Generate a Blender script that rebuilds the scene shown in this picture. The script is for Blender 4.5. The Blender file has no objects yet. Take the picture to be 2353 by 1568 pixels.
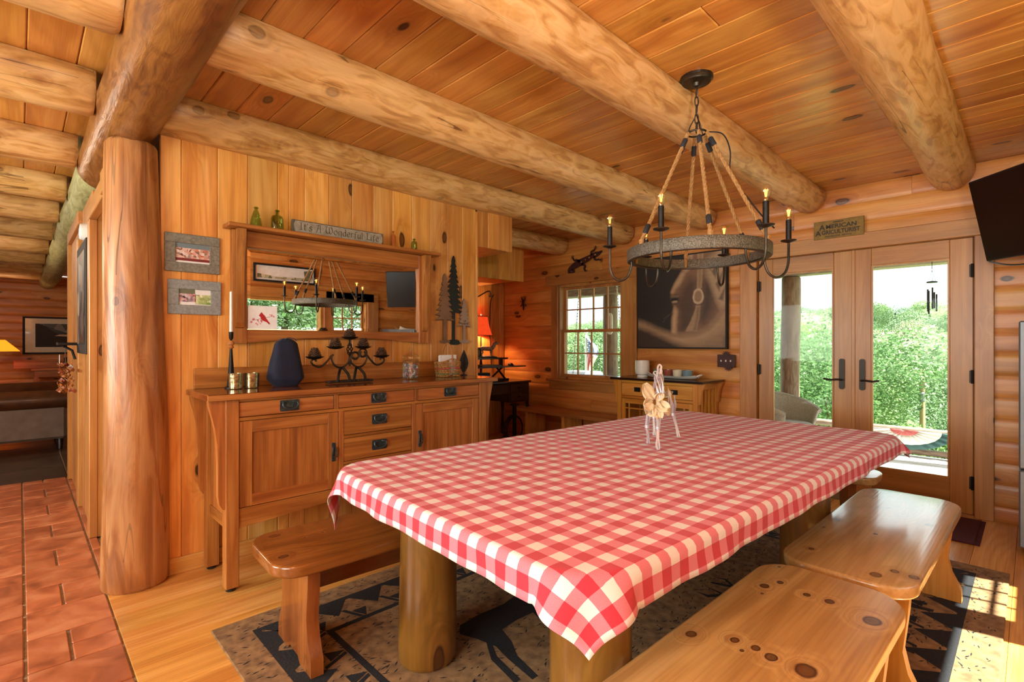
import bpy, bmesh, math, random
from mathutils import Vector, Matrix, noise
random.seed(7)
R = math.radians
SC = bpy.context.scene
COL = SC.collection
# ---------------------------------------------------------------- camera, world, lights
H = 1.28                       # eye height; camera stands at the origin of the room grid
FPX, HORIZON = 1164.5, 788.0   # focal length and horizon in the 2353 x 1568 frame
YAW = math.atan(1198.5 / 1164.5)
cam = bpy.data.cameras.new('camera'); cam_ob = bpy.data.objects.new('camera', cam); COL.objects.link(cam_ob)
cam.sensor_width = 36.0; cam.lens = 36.0 * FPX / 2353.0
cam.shift_y = (HORIZON - 784.0) / 2353.0
cam_ob.location = (0, 0, H); cam_ob.rotation_euler = (R(90), 0, YAW - R(90))
cam.clip_start = 0.02; cam.clip_end = 800
SC.camera = cam_ob

SC.view_settings.view_transform = 'Standard'; SC.view_settings.look = 'None'
SC.view_settings.gamma = 1.0; SC.view_settings.use_curve_mapping = False
SC.view_settings.exposure = 1.0

world = bpy.data.worlds.new('sky'); SC.world = world; world.use_nodes = True
wn, wl = world.node_tree.nodes, world.node_tree.links
wn.clear()
w_out = wn.new('ShaderNodeOutputWorld'); w_bg = wn.new('ShaderNodeBackground')
w_tc = wn.new('ShaderNodeTexCoord'); w_no = wn.new('ShaderNodeTexNoise'); w_mix = wn.new('ShaderNodeMix')
w_no.inputs['Scale'].default_value = 2.2; w_no.inputs['Detail'].default_value = 5
w_mix.data_type = 'RGBA'
w_mix.inputs[6].default_value = (0.80, 0.90, 1.0, 1); w_mix.inputs[7].default_value = (1.0, 1.0, 1.0, 1)
wl.new(w_tc.outputs['Generated'], w_no.inputs['Vector']); wl.new(w_no.outputs['Fac'], w_mix.inputs[0])
wl.new(w_mix.outputs[2], w_bg.inputs['Color']); wl.new(w_bg.outputs[0], w_out.inputs[0])
w_bg.inputs['Strength'].default_value = 1.25

def light(name, kind, loc, energy, color=(1, 1, 1), aim=None, size=(1, 1), **kw):
    L = bpy.data.lights.new(name, kind); L.energy = energy; L.color = color
    if kind == 'AREA':
        L.shape = 'RECTANGLE'; L.size, L.size_y = size
    for k, v in kw.items(): setattr(L, k, v)
    o = bpy.data.objects.new(name, L); COL.objects.link(o); o.location = loc
    if aim is not None:
        o.rotation_euler = (Vector(aim) - Vector(loc)).to_track_quat('-Z', 'Y').to_euler()
    return o
SUN_DIR = Vector((-0.20, 1.0, -1.45))
light('sun', 'SUN', (2, -12, 20), 16.0, (1.0, 0.95, 0.86), aim=Vector((2, -12, 20)) + SUN_DIR, angle=R(0.6))
# added fill panels, set in two openings cut for them in wall_kitchen
light('kitchen_fill_panel', 'AREA', (-2.66, 0.6, 1.5), 66, (1.0, 0.97, 0.92), aim=(3.0, 0.6, 1.5), size=(1.9, 1.3))
light('hall_fill_panel', 'AREA', (-2.66, 3.6, 1.5), 66, (1.0, 0.97, 0.92), aim=(3.0, 3.6, 1.5), size=(1.7, 1.3))

# ---------------------------------------------------------------- colour and materials
def lin(c):
    if isinstance(c, str):
        c = [int(c[i:i + 2], 16) / 255 for i in (0, 2, 4)]
    return tuple((x / 12.92 if x <= 0.04045 else ((x + 0.055) / 1.055) ** 2.4) for x in c) + (1.0,)
MATS = {}
class NT:
    def __init__(s, name):
        s.m = bpy.data.materials.new(name); s.m.use_nodes = True
        s.n, s.l = s.m.node_tree.nodes, s.m.node_tree.links
        s.b = s.n['Principled BSDF']
    def add(s, t, **kw):
        n = s.n.new('ShaderNode' + t)
        for k, v in kw.items():
            if k.startswith('i_'):
                key = k[2:].replace('_', ' ')
                n.inputs[key].default_value = v
            else: setattr(n, k, v)
        return n
    def link(s, a, b): s.l.new(a, b)
    def math(s, op, a, b=None, clamp=False):
        n = s.n.new('ShaderNodeMath'); n.operation = op; n.use_clamp = clamp
        for i, v in enumerate((a, b)):
            if v is None: continue
            if isinstance(v, (int, float)): n.inputs[i].default_value = v
            else: s.l.new(v, n.inputs[i])
        return n.outputs[0]
    def mix(s, fac, a, b, blend='MIX'):
        n = s.n.new('ShaderNodeMix'); n.data_type = 'RGBA'; n.blend_type = blend
        for i, v in ((0, fac), (6, a), (7, b)):
            if isinstance(v, (int, float, tuple)): n.inputs[i].default_value = v
            else: s.l.new(v, n.inputs[i])
        return n.outputs[2]
    def ramp(s, fac, stops):
        n = s.n.new('ShaderNodeValToRGB'); e = n.color_ramp.elements
        while len(e) < len(stops): e.new(0.5)
        for i, (p, c) in enumerate(stops):
            e[i].position = p; e[i].color = c if len(c) == 4 else tuple(c) + (1,)
        s.l.new(fac, n.inputs[0]); return n.outputs[0]
    def coords(s, scale, rnd=True):
        tc = s.n.new('ShaderNodeTexCoord'); v = tc.outputs['Object']
        if rnd:
            oi = s.n.new('ShaderNodeObjectInfo')
            cm = s.n.new('ShaderNodeCombineXYZ')
            s.l.new(s.math('MULTIPLY', oi.outputs['Random'], 37.0), cm.inputs[0])
            s.l.new(s.math('MULTIPLY', oi.outputs['Random'], 71.0), cm.inputs[1])
            s.l.new(s.math('MULTIPLY', oi.outputs['Random'], 53.0), cm.inputs[2])
            a = s.n.new('ShaderNodeVectorMath'); a.operation = 'ADD'
            s.l.new(v, a.inputs[0]); s.l.new(cm.outputs[0], a.inputs[1]); v = a.outputs[0]
            s.rand = oi.outputs['Random']
        s.raw = v
        return s.scaled(scale)
    def scaled(s, scale):
        mp = s.n.new('ShaderNodeMapping'); mp.inputs['Scale'].default_value = scale
        s.l.new(s.raw, mp.inputs[0]); return mp.outputs[0]
def ax(axis, along, across):
    v = [across] * 3; v['XYZ'.index(axis)] = along; return tuple(v)

def wood(name, axis, dark, mid, light_, knots=1.0, knot_col='3a1d10', rough=0.42, bump=0.12, var=0.19,
         cross=11.0, along=0.7, fine=0.6, crack=0.0, rings=0.34, klist=None, kscale=(2.0, 4.4), coat=0.0, blotch=0.25):
    t = NT(name); L = t.link
    v = t.coords(ax(axis, along, cross))
    vk = t.scaled(ax(axis, *kscale))
    vor = t.add('TexVoronoi', feature='F1'); vor.inputs['Scale'].default_value = 1.0
    vor.inputs['Randomness'].default_value = 1.0
    wob = t.add('TexNoise'); wob.inputs['Scale'].default_value = 3.0; L(vk, wob.inputs['Vector'])
    wv = t.add('VectorMath', operation='MULTIPLY_ADD'); L(wob.outputs['Color'], wv.inputs[0])
    wv.inputs[1].default_value = (0.10, 0.10, 0.10); L(vk, wv.inputs[2]); L(wv.outputs[0], vor.inputs['Vector'])
    d = vor.outputs['Distance']
    if klist:
        sp = t.add('SeparateXYZ'); tcx = t.add('TexCoord'); L(tcx.outputs['Object'], sp.inputs[0])
        nz_ = t.add('TexNoise'); nz_.inputs['Scale'].default_value = 22.0; L(tcx.outputs['Object'], nz_.inputs['Vector'])
        wobk = t.math('MULTIPLY', t.math('SUBTRACT', nz_.outputs['Fac'], 0.5), 0.06)
        for (kx, ky, kr) in klist:
            dx = t.math('DIVIDE', t.math('SUBTRACT', sp.outputs[0], kx), 1.25); dy = t.math('SUBTRACT', sp.outputs[1], ky)
            q = t.math('SQRT', t.math('ADD', t.math('MULTIPLY', dx, dx), t.math('MULTIPLY', dy, dy)))
            q = t.math('ADD', t.math('MULTIPLY', q, 0.105 * knots / (0.0125 * kr)), wobk)
            d = t.math('MINIMUM', d, q)
    # grain flows round the knots
    fall = t.math('POWER', t.math('SUBTRACT', 1.0, t.math('MULTIPLY', d, 2.2, True), True), 2.0)
    off = t.add('CombineXYZ')
    for i in range(3): L(t.math('MULTIPLY', fall, 1.6 * knots if knots else 0.0), off.inputs[i])
    va = t.add('VectorMath', operation='ADD'); L(v, va.inputs[0]); L(off.outputs[0], va.inputs[1])
    n1 = t.add('TexNoise'); n1.inputs['Scale'].default_value = 1.0; n1.inputs['Detail'].default_value = 5
    n1.inputs['Distortion'].default_value = 0.5; L(va.outputs[0], n1.inputs['Vector'])
    base = t.ramp(n1.outputs['Fac'], [(0.30, lin(dark)), (0.50, lin(mid)), (0.70, lin(light_))])
    if rings:
        n6 = t.add('TexNoise'); n6.inputs['Scale'].default_value = 1.0; n6.inputs['Detail'].default_value = 1.5
        o6 = t.add('CombineXYZ')
        for i in range(3): L(t.math('MULTIPLY', fall, 0.8 if knots else 0.0), o6.inputs[i])
        v6 = t.add('VectorMath', operation='ADD'); L(t.scaled(ax(axis, 0.42, 3.6)), v6.inputs[0]); L(o6.outputs[0], v6.inputs[1]); L(v6.outputs[0], n6.inputs['Vector'])
        rg = t.math('SINE', t.math('MULTIPLY', n6.outputs['Fac'], 95.0))
        rgf = t.math('MULTIPLY', t.math('POWER', t.math('ADD', t.math('MULTIPLY', rg, 0.5), 0.5), 2.0), rings)
        base = t.mix(rgf, base, lin(dark))
    n2 = t.add('TexNoise'); n2.inputs['Scale'].default_value = 1.0; n2.inputs['Detail'].default_value = 3
    L(t.scaled(ax(axis, 2.5, 130.0)), n2.inputs['Vector'])
    g = t.math('MULTIPLY', t.math('SUBTRACT', n2.outputs['Fac'], 0.5), fine)
    col = t.mix(1.0, base, t.ramp(t.math('ADD', g, 0.5), [(0.3, (0.72, 0.66, 0.6, 1)), (0.55, (1, 1, 1, 1))]), 'MULTIPLY')
    n3 = t.add('TexNoise'); n3.inputs['Scale'].default_value = 1.7; n3.inputs['Detail'].default_value = 2
    L(t.raw, n3.inputs['Vector'])
    col = t.mix(blotch, col, t.ramp(n3.outputs['Fac'], [(0.3, lin(dark)), (0.7, lin(light_))]))
    # per piece value shift
    hsv = t.add('HueSaturation'); L(col, hsv.inputs['Color'])
    L(t.math('ADD', t.math('MULTIPLY', t.rand, 2 * var), 1.0 - var), hsv.inputs['Value'])
    fr = t.math('FRACT', t.math('MULTIPLY', t.rand, 9.7))
    L(t.math('ADD', t.math('MULTIPLY', fr, 0.012), 0.494), hsv.inputs['Hue'])
    col = hsv.outputs[0]
    hgt = n2.outputs['Fac']
    if knots:
        k0 = 0.115 * knots
        halo = t.math('MULTIPLY', t.ramp(d, [(0.0, (1, 1, 1, 1)), (min(k0 * 2.6, .99), (0, 0, 0, 1))]), 0.45)
        col = t.mix(halo, col, lin('8a4a1c'))
        core = t.ramp(d, [(0.0, (0.75, .75, .75, 1)), (k0 * 0.55, (0.7, .7, .7, 1)), (k0 * 0.85, (1, 1, 1, 1)), (k0 * 1.1, (0, 0, 0, 1))])
        col = t.mix(core, col, lin(knot_col))
    if crack:
        n4 = t.add('TexNoise'); n4.inputs['Scale'].default_value = 1.0; n4.inputs['Detail'].default_value = 2
        n4.inputs['Distortion'].default_value = 0.3
        L(t.scaled(ax(axis, 0.35, 7.0)), n4.inputs['Vector'])
        ck = t.math('LESS_THAN', t.math('ABSOLUTE', t.math('SUBTRACT', n4.outputs['Fac'], 0.5)), crack)
        n5 = t.add('TexNoise'); n5.inputs['Scale'].default_value = 1.1; L(t.raw, n5.inputs['Vector'])
        ck = t.math('MULTIPLY', ck, t.math('GREATER_THAN', n5.outputs['Fac'], 0.50))
        col = t.mix(t.math('MULTIPLY', ck, 0.85), col, lin('2a150b'))
    L(col, t.b.inputs['Base Color'])
    t.b.inputs['Roughness'].default_value = rough
    if coat: t.b.inputs['Coat Weight'].default_value = coat; t.b.inputs['Coat Roughness'].default_value = 0.12
    bp = t.add('Bump'); bp.inputs['Strength'].default_value = bump; bp.inputs['Distance'].default_value = 0.004
    L(hgt, bp.inputs['Height']); L(bp.outputs[0], t.b.inputs['Normal'])
    MATS[name] = t.m; return t

def logwood(name, axis, dark, mid, light_, hew=(4.5, 19.0), **kw):
    t = wood(name, axis, dark, mid, light_, crack=kw.pop('crack', 0.0045), kscale=kw.pop('kscale', (3.6, 4.8)), cross=kw.pop('cross', 5.0), var=0.07, **kw)
    # hewn facets
    n = t.add('TexNoise'); n.inputs['Scale'].default_value = 1.0; n.inputs['Detail'].default_value = 4
    n.inputs['Distortion'].default_value = 1.2
    t.link(t.scaled(ax(axis, *hew)), n.inputs['Vector'])
    b = t.add('Bump'); b.inputs['Strength'].default_value = 0.36; b.inputs['Distance'].default_value = 0.012
    t.link(n.outputs['Fac'], b.inputs['Height'])
    old = t.b.inputs['Normal'].links[0].from_socket
    t.link(old, b.inputs['Normal']); t.link(b.outputs[0], t.b.inputs['Normal'])
    c0 = t.b.inputs['Base Color'].links[0].from_socket
    c1 = t.mix(0.42, c0, t.ramp(n.outputs['Fac'], [(0.36, lin(dark)), (0.47, lin(mid)), (0.58, lin(light_))]))
    t.link(c1, t.b.inputs['Base Color'])
    return t

def plain(name, color, rough=0.5, metal=0.0, noise_amt=0.0, nscale=30.0, color2=None, bump=0.0, emis=None, estr=0.0, trans=0.0, ior=1.45, coat=0.0, rnd=False, sheen=0.0, alpha=None):
    t = NT(name); b = t.b
    b.inputs['Base Color'].default_value = lin(color); b.inputs['Roughness'].default_value = rough
    b.inputs['Metallic'].default_value = metal
    v = t.coords((1, 1, 1), rnd=rnd)
    n = t.add('TexNoise'); n.inputs['Scale'].default_value = nscale; n.inputs['Detail'].default_value = 4
    t.link(v, n.inputs['Vector'])
    c2 = lin(color2) if color2 else tuple(x * 0.8 for x in lin(color)[:3]) + (1,)
    lo = 0.5 - 0.2; hi = 0.5 + 0.2
    t.link(t.ramp(n.outputs['Fac'], [(lo, c2), (hi, lin(color))]) if noise_amt or color2 else t.ramp(n.outputs['Fac'], [(lo, tuple(x * 0.9 for x in lin(color)[:3]) + (1,)), (hi, lin(color))]), b.inputs['Base Color'])
    if bump:
        bp = t.add('Bump'); bp.inputs['Strength'].default_value = bump; bp.inputs['Distance'].default_value = 0.005
        t.link(n.outputs['Fac'], bp.inputs['Height']); t.link(bp.outputs[0], b.inputs['Normal'])
    if emis: b.inputs['Emission Color'].default_value = lin(emis); b.inputs['Emission Strength'].default_value = estr
    if trans: b.inputs['Transmission Weight'].default_value = trans; b.inputs['IOR'].default_value = ior
    if coat: b.inputs['Coat Weight'].default_value = coat
    if sheen: b.inputs['Sheen Weight'].default_value = sheen
    MATS[name] = t.m; return t

def thinglass(name, tint='ffffff', refl=0.07, rough=0.0):
    t = NT(name); t.n.remove(t.b)
    out = t.n['Material Output']
    tr = t.add('BsdfTransparent'); gl = t.add('BsdfGlossy'); mx = t.add('MixShader'); fr = t.add('LayerWeight')
    tr.inputs[0].default_value = lin(tint); gl.inputs['Roughness'].default_value = rough
    fr.inputs['Blend'].default_value = 0.5
    n = t.add('TexNoise'); n.inputs['Scale'].default_value = 9
    t.link(t.math('ADD', t.math('MULTIPLY', t.math('POWER', fr.outputs['Facing'], 4.0), min(refl * 4, .5)), refl * .5, True), mx.inputs[0])
    t.link(tr.outputs[0], mx.inputs[1]); t.link(gl.outputs[0], mx.inputs[2]); t.link(mx.outputs[0], out.inputs[0])
    MATS[name] = t.m

PINE = ('b5742f', 'd79a4e', 'e6b56c')
for a in 'XYZ':
    wood('pine_' + a, a, 'b8722c', 'de9f4c', 'ecba70', knots=0.9, rough=0.38)
wood('ceiling_pine', 'Y', 'a86022', 'cc883a', 'dea254', knots=1.0, rough=0.30, var=0.10, coat=0.15)
wood('siding', 'Y', 'ae652a', 'd68a40', 'e6a860', knots=0.95, rough=0.36, var=0.12)
wood('siding_x', 'X', 'ae652a', 'd68a40', 'e6a860', knots=0.95, rough=0.36, var=0.12)
wood('floor_pine', 'X', 'b87634', 'dc9f50', 'ebb86c', knots=0.0, rough=0.25, var=0.13, cross=9, blotch=0.2)
for a in 'YZ':
    wood('trim_' + a, a, '9c6230', 'bc7e42', 'cc9456', knots=0.7, rough=0.35, var=0.06)
    wood('door_' + a, a, '945c24', 'b67a36', 'c89048', knots=0.0, rough=0.33, var=0.05)
wood('trim_X', 'X', '9c6230', 'bc7e42', 'cc9456', knots=0.7, rough=0.35, var=0.06)
for a in 'XYZ':
    wood('oak_' + a, a, '84491c', 'ae6a30', 'c48746', knots=0.0, rough=0.36, var=0.06, cross=26, along=1.4, fine=0.7, blotch=0.12)
wood('oak_top', 'X', '5e2f16', '7d4522', '95592f', knots=0.0, rough=0.16, var=0.02, cross=22, along=1.2, fine=0.5, blotch=0.12, coat=0.5)
wood('bench_red', 'X', '63300f', '884c1e', '9f602b', knots=1.0, kscale=(1.0, 2.0), klist=[(-0.872, -0.092, 1.2), (-0.832, 0.15, 1.4), (-0.664, 0.058, 0.5), (-0.743, 0.05, 0.4)], rough=0.22, var=0.03, cross=9, coat=0.35)
wood('bench_red_Z', 'Z', '6e3914', '8f5223', 'a5662f', knots=0.6, rough=0.22, var=0.03, cross=9, coat=0.3)
wood('bench_pine', 'X', 'aa763e', 'd2a364', 'e0b880', knots=1.0, knot_col='4a2414', rough=0.33, var=0.02, cross=10, blotch=0.12, rings=0.45, kscale=(1.0, 2.0), klist=[(0.516, 0.216, 0.5), (0.594, 0.135, 1), (0.658, 0.11, 0.8), (0.632, 0.021, 0.8), (0.636, -0.041, 1), (0.603, -0.158, 1.7), (0.156, 0.164, 1), (0.217, 0.069, 0.9), (0.221, 0.016, 0.8), (0.21, -0.026, 1.1), (0.216, -0.105, 1.8), (0.782, 0.157, 0.4), (0.536, 0.121, 0.4), (0.183, 0.036, 0.4), (-.2, .1, 1), (-.3, -.1, 1.2)])
wood('bench_pine_Z', 'Z', 'a86c24', 'c68b3c', 'd6a154', knots=0.7, rough=0.35, var=0.02, cross=9)
wood('bench_worn', 'X', '9a6c3a', 'be9058', 'd0a876', knots=1.0, knot_col='5a3626', rough=0.22, var=0.02, cross=10, coat=0.45, kscale=(1.0, 2.0), klist=[(-0.528, -0.135, 1), (-0.153, -0.005, 0.6), (-0.071, 0.16, 0.8), (0.151, -0.142, 1), (-0.522, 0.132, 0.7), (-0.535, -0.19, 1.1), (-0.607, -0.095, 1.3), (0.309, 0.033, 0.7), (-0.222, 0.17, 0.4)])
wood('table_leg', 'Z', '4f2c0c', '80501a', 'a87838', knots=1.0, rough=0.28, var=0.05, cross=7, along=0.9, coat=0.25, blotch=0.35)
wood('mission_pine', 'Y', 'b06a1e', 'cf8a34', 'dc9f4c', knots=0.0, rough=0.35, var=0.04, cross=16)
wood('mission_pine_Z', 'Z', 'b06a1e', 'cf8a34', 'dc9f4c', knots=0.0, rough=0.35, var=0.04, cross=16)
wood('dark_desk', 'X', '180d0b', '26150f', '3a2118', knots=0.0, rough=0.22, var=0.05, coat=0.4)
wood('deck_wood', 'Y', 'a09a94', 'c3beb8', 'd8d4ce', knots=0.0, rough=0.6, var=0.06)
logwood('log_X', 'X', '98622e', 'd2a05c', 'ecc286', knots=1.0, rough=0.42, bump=0.2)
logwood('log_dark', 'Y', '56290e', '864f1f', 'a0682e', knots=1.1, rough=0.36, bump=0.2, cross=6, rings=0.6)
logwood('log_green_light', 'Y', '857a4a', 'a3a06a', 'c0bd8c', knots=0.0, rough=0.6, bump=0.3)  # far run of the one beam; green window light put into its colour
logwood('log_post', 'Z', '6c3a18', 'a46834', 'c8945e', knots=0.95, hew=(1.8, 13.0), rough=0.36, bump=0.2, kscale=(4.6, 6.2))
logwood('porch_log', 'Z', '5c4436', '7d604d', '9a8170', knots=0.6, rough=0.6, bump=0.2)
logwood('porch_log_Y', 'Y', '6c584c', '8d7767', 'a99888', knots=0.6, rough=0.6, bump=0.2)
plain('iron', '1d1b1a', 0.45, 0.7, 1, 60, '2c2927')
plain('hammered', '8b8578', 0.5, 0.6, 1, 160, '4c473f', bump=0.9)
plain('bronze', '4e463c', 0.35, 0.8, 1, 20, '38322c')
plain('black_plastic', '17181b', 0.3)
plain('grey_plastic', '5f646b', 0.4)
plain('hinge_metal', '2c221b', 0.4, 0.6)
plain('hardware', '55626a', 0.4, 0.6, 1, 80, '333c42', bump=0.3)
plain('frosted', 'f0ece4', 0.4, emis='fff0dc', estr=1.2)
plain('screen', '08080a', 0.3)
plain('white', 'eeeae6', 0.4)
plain('ceramic', 'ece6dc', 0.25, coat=0.4)
plain('paper', 'eef0f4', 0.8)
plain('rope', 'b98c54', 0.85, 0, 1, 90, '8a6236', bump=0.6)
plain('wrap', '26252a', 0.8)
plain('navy', '101a38', 0.85, 0, 1, 14, '0a1128', bump=0.3, sheen=0.05)
plain('pinecone', '3c2417', 0.75, 0, 1, 60, '6a4a34')
plain('tray_wicker', '3b2820', 0.7, 0, 1, 120, '1d1310', bump=0.6)
plain('mercury', 'c9b88e', 0.22, 0.85, 1, 55, '7c6a48', bump=0.3)
plain('wire_silver', 'e6e6f0', 0.3, 0.55)
plain('petal', 'eee0c2', 0.6, 0, 1, 14, 'd8c096', sheen=0.1)
plain('leather', '553018', 0.32, 0, 1, 9, '3c2010', bump=0.15, coat=0.25)
plain('leather_grey', '7d6a5c', 0.4, 0, 1, 9, '6a574a', bump=0.1)
plain('rug_base', '9a7850', 0.95, 0, 1, 26, '6c5036', bump=0.6)
plain('rug_black', '1c1c22', 0.95, 0, 1, 90, '14141a', bump=0.6)
plain('rug_maroon', '5a2230', 0.95, 0, 1, 90, '3a141f', bump=0.5)
plain('grout', 'b5a48c', 0.9, 0, 1, 60, '96866e')
plain('slate', '4a3a2f', 0.3, 0, 1, 5, '2c211b', bump=0.1, rnd=True)
plain('barn_frame', '8d8a80', 0.8, 0, 1, 70, '6d6a60', bump=0.6)
plain('barn_frame_b', '9aa0a2', 0.8, 0, 1, 90, '7e8486', bump=0.5)
plain('sign_grey', 'a39c8e', 0.85, 0, 1, 40, '88806f', bump=0.3)
plain('sign_edge', '5f574b', 0.85)
plain('ink', '2a2420', 0.8)
plain('brass_sign', '84641f', 0.5, 0.3, 1, 22, '6e5018')
plain('brass_text', '2c1c0a', 0.6)
plain('steel_brown', '8a6a55', 0.5, 0.3, 1, 12, '755743')
plain('steel_dark', '2b3233', 0.5, 0.4, 1, 12, '20282c')
plain('steel_pink', 'a48f80', 0.5, 0.3, 1, 12, '95806f')
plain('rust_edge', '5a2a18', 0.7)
plain('gecko', '3a1c1c', 0.6, 0.2, 1, 18, '4c2822')
plain('lamp_red', 'b8391c', 0.8, 0, 1, 20, '9a2a12', emis='e2431a', estr=0.55)
plain('lamp_amber', 'e07a1c', 0.8, emis='ff8a1c', estr=0.9)
plain('white_deer', 'ccc2b8', 0.5, 0, 1, 40, '5c4a40')
plain('stone_dark', '3a3a40', 0.7, 0, 1, 50, '22222a')
plain('navy_cloth', '22304c', 0.9)
plain('flag_red', 'd8787a', 0.9)
plain('flag_white', 'f4f2f0', 0.9)
plain('flag_teal', '4a6d70', 0.9)
plain('flag_blue', '8a94b8', 0.9)
plain('wicker_grey', 'b8b3ac', 0.8, 0, 1, 120, '8a857d', bump=0.9)
plain('grass', '7f9a58', 0.9, 0, 1, 0.6, '627f44')
plain('bark', '6a5646', 0.9, 0, 1, 8, '4a3a2e')
plain('pole_wood', 'b0916c', 0.8)
plain('steel_grey', '7c7f84', 0.45, 0.5, 1, 4, '70737a')
plain('fridge_handle', '9a9da2', 0.3, 0.8)
plain('filament', 'ffb060', 0.5, emis='ff9a3c', estr=4.0)
plain('jar_bead', 'c9c4d4', 0.2, 0.3)
plain('bowl_red', '8e4a38', 0.3, coat=0.4); plain('bowl_cream', 'd8cdb4', 0.3, coat=0.4)
plain('bowl_blue', '6e8794', 0.3, coat=0.4); plain('bowl_green', '6d7361', 0.3, coat=0.4)
plain('basket_tan', 'b98a4c', 0.8, 0, 1, 40, '94682f'); plain('basket_red', 'b8553a', 0.8); plain('basket_green', '7c7a44', 0.8)
plain('handle_wood', 'b0713c', 0.5)
plain('cardinal', 'b8242a', 0.8); plain('twig', '6a4a3a', 0.8); plain('blossom', 'd8808a', 0.8)
plain('book_blue', '2c4a8c', 0.6); plain('book_red', '7c2a2a', 0.6)
for nm, c in (('canvas_dark', '2a201b'), ('horse_mid', '6a4e38'), ('horse_light', 'a88462'), ('horse_brown', '553c2b'), ('halter', 'b39472'), ('horse_eye', '120c0a'), ('canvas_edge', '161210'), ('horse_pale', 'c6aa88')):
    plain(nm, c, 0.7, 0, 1, 16, None)
thinglass('pane_glass', 'f6fbf8', 0.010)
thinglass('picture_glass', 'ffffff', 0.05)
thinglass('clear_glass', 'fafbfb', 0.26)
thinglass('green_glass', 'e4eccc', 0.12)
thinglass('pink_glass', 'fbf0ec', 0.12)
thinglass('bulb_glass', 'fffaf2', 0.16)
plain('mirror', 'f4f4f2', 0.0, 1.0)
MATS['mirror'].node_tree.nodes['Principled BSDF'].inputs['Roughness'].default_value = 0.003

def tile_material():
    t = NT('terracotta'); v = t.coords((1, 1, 1))
    n = t.add('TexNoise'); n.inputs['Scale'].default_value = 6; n.inputs['Detail'].default_value = 6; n.inputs['Distortion'].default_value = 0.8
    t.link(v, n.inputs['Vector'])
    c = t.ramp(n.outputs['Fac'], [(0.3, lin('8a4a2e')), (0.5, lin('ae6440')), (0.7, lin('c2805a'))])
    h = t.add('HueSaturation'); t.link(c, h.inputs['Color']); t.link(t.math('ADD', t.math('MULTIPLY', t.rand, 0.25), 0.88), h.inputs['Value'])
    t.link(h.outputs[0], t.b.inputs['Base Color']); t.b.inputs['Roughness'].default_value = 0.33
    b = t.add('Bump'); b.inputs['Strength'].default_value = 0.25; b.inputs['Distance'].default_value = 0.01
    t.link(n.outputs['Fac'], b.inputs['Height']); t.link(b.outputs[0], t.b.inputs['Normal'])
    MATS['terracotta'] = t.m
tile_material()

def gingham_material():
    t = NT('gingham'); uv = t.add('UVMap'); sep = t.add('SeparateXYZ'); t.link(uv.outputs[0], sep.inputs[0])
    P = 0.079
    def stripe(o):
        return t.math('LESS_THAN', t.math('FRACT', t.math('DIVIDE', t.math('ADD', o, 10.0), P)), 0.5)
    a, b = stripe(sep.outputs[0]), stripe(sep.outputs[1])
    # the half tone squares are red and white threads crossing
    def thread(o): return t.math('LESS_THAN', t.math('FRACT', t.math('MULTIPLY', o, 520.0)), 0.5)
    s = t.math('MULTIPLY', t.math('ADD', a, b), 0.5)
    n = t.add('TexNoise'); n.inputs['Scale'].default_value = 700; t.link(uv.outputs[0], n.inputs['Vector'])
    jitter = t.math('MULTIPLY', t.math('SUBTRACT', n.outputs['Fac'], 0.5), 0.5)
    half = t.math('MULTIPLY', t.math('MULTIPLY', s, t.math('SUBTRACT', 1.0, s)), 4.0)
    s2 = t.math('ADD', s, t.math('MULTIPLY', jitter, half), True)
    c = t.ramp(s2, [(0.0, lin('e4dfdf')), (0.5, lin('d67485')), (1.0, lin('c02c40'))])
    t.link(c, t.b.inputs['Base Color']); t.b.inputs['Roughness'].default_value = 0.85
    t.b.inputs['Sheen Weight'].default_value = 0.15
    bp = t.add('Bump'); bp.inputs['Strength'].default_value = 0.25; bp.inputs['Distance'].default_value = 0.001
    t.link(n.outputs['Fac'], bp.inputs['Height']); t.link(bp.outputs[0], t.b.inputs['Normal'])
    MATS['gingham'] = t.m
gingham_material()

def leafmat(name, a, b):
    t = NT(name); oi = t.add('ObjectInfo'); geo = t.add('NewGeometry')
    r = t.math('FRACT', t.math('ADD', geo.outputs['Random Per Island'], oi.outputs['Random']))
    c = t.mix(r, lin(a), lin(b))
    h = t.add('HueSaturation'); t.link(c, h.inputs['Color'])
    t.link(t.math('ADD', t.math('MULTIPLY', oi.outputs['Random'], 0.5), 0.75), h.inputs['Value'])
    t.link(h.outputs[0], t.b.inputs['Base Color']); t.b.inputs['Roughness'].default_value = 0.6
    out = t.n['Material Output']; tl = t.add('BsdfTranslucent'); t.link(h.outputs[0], tl.inputs[0])
    mx = t.add('MixShader'); mx.inputs[0].default_value = 0.35
    t.link(t.b.outputs[0], mx.inputs[1]); t.link(tl.outputs[0], mx.inputs[2]); t.link(mx.outputs[0], out.inputs[0])
    MATS[name] = t.m
leafmat('leaf_bright', '5f7c42', '8ca468'); leafmat('leaf_mid', '4c6a40', '769066'); leafmat('leaf_pine', '3a5644', '5e7a60'); leafmat('leaf_pale', '86906a', 'b2b892')

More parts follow.
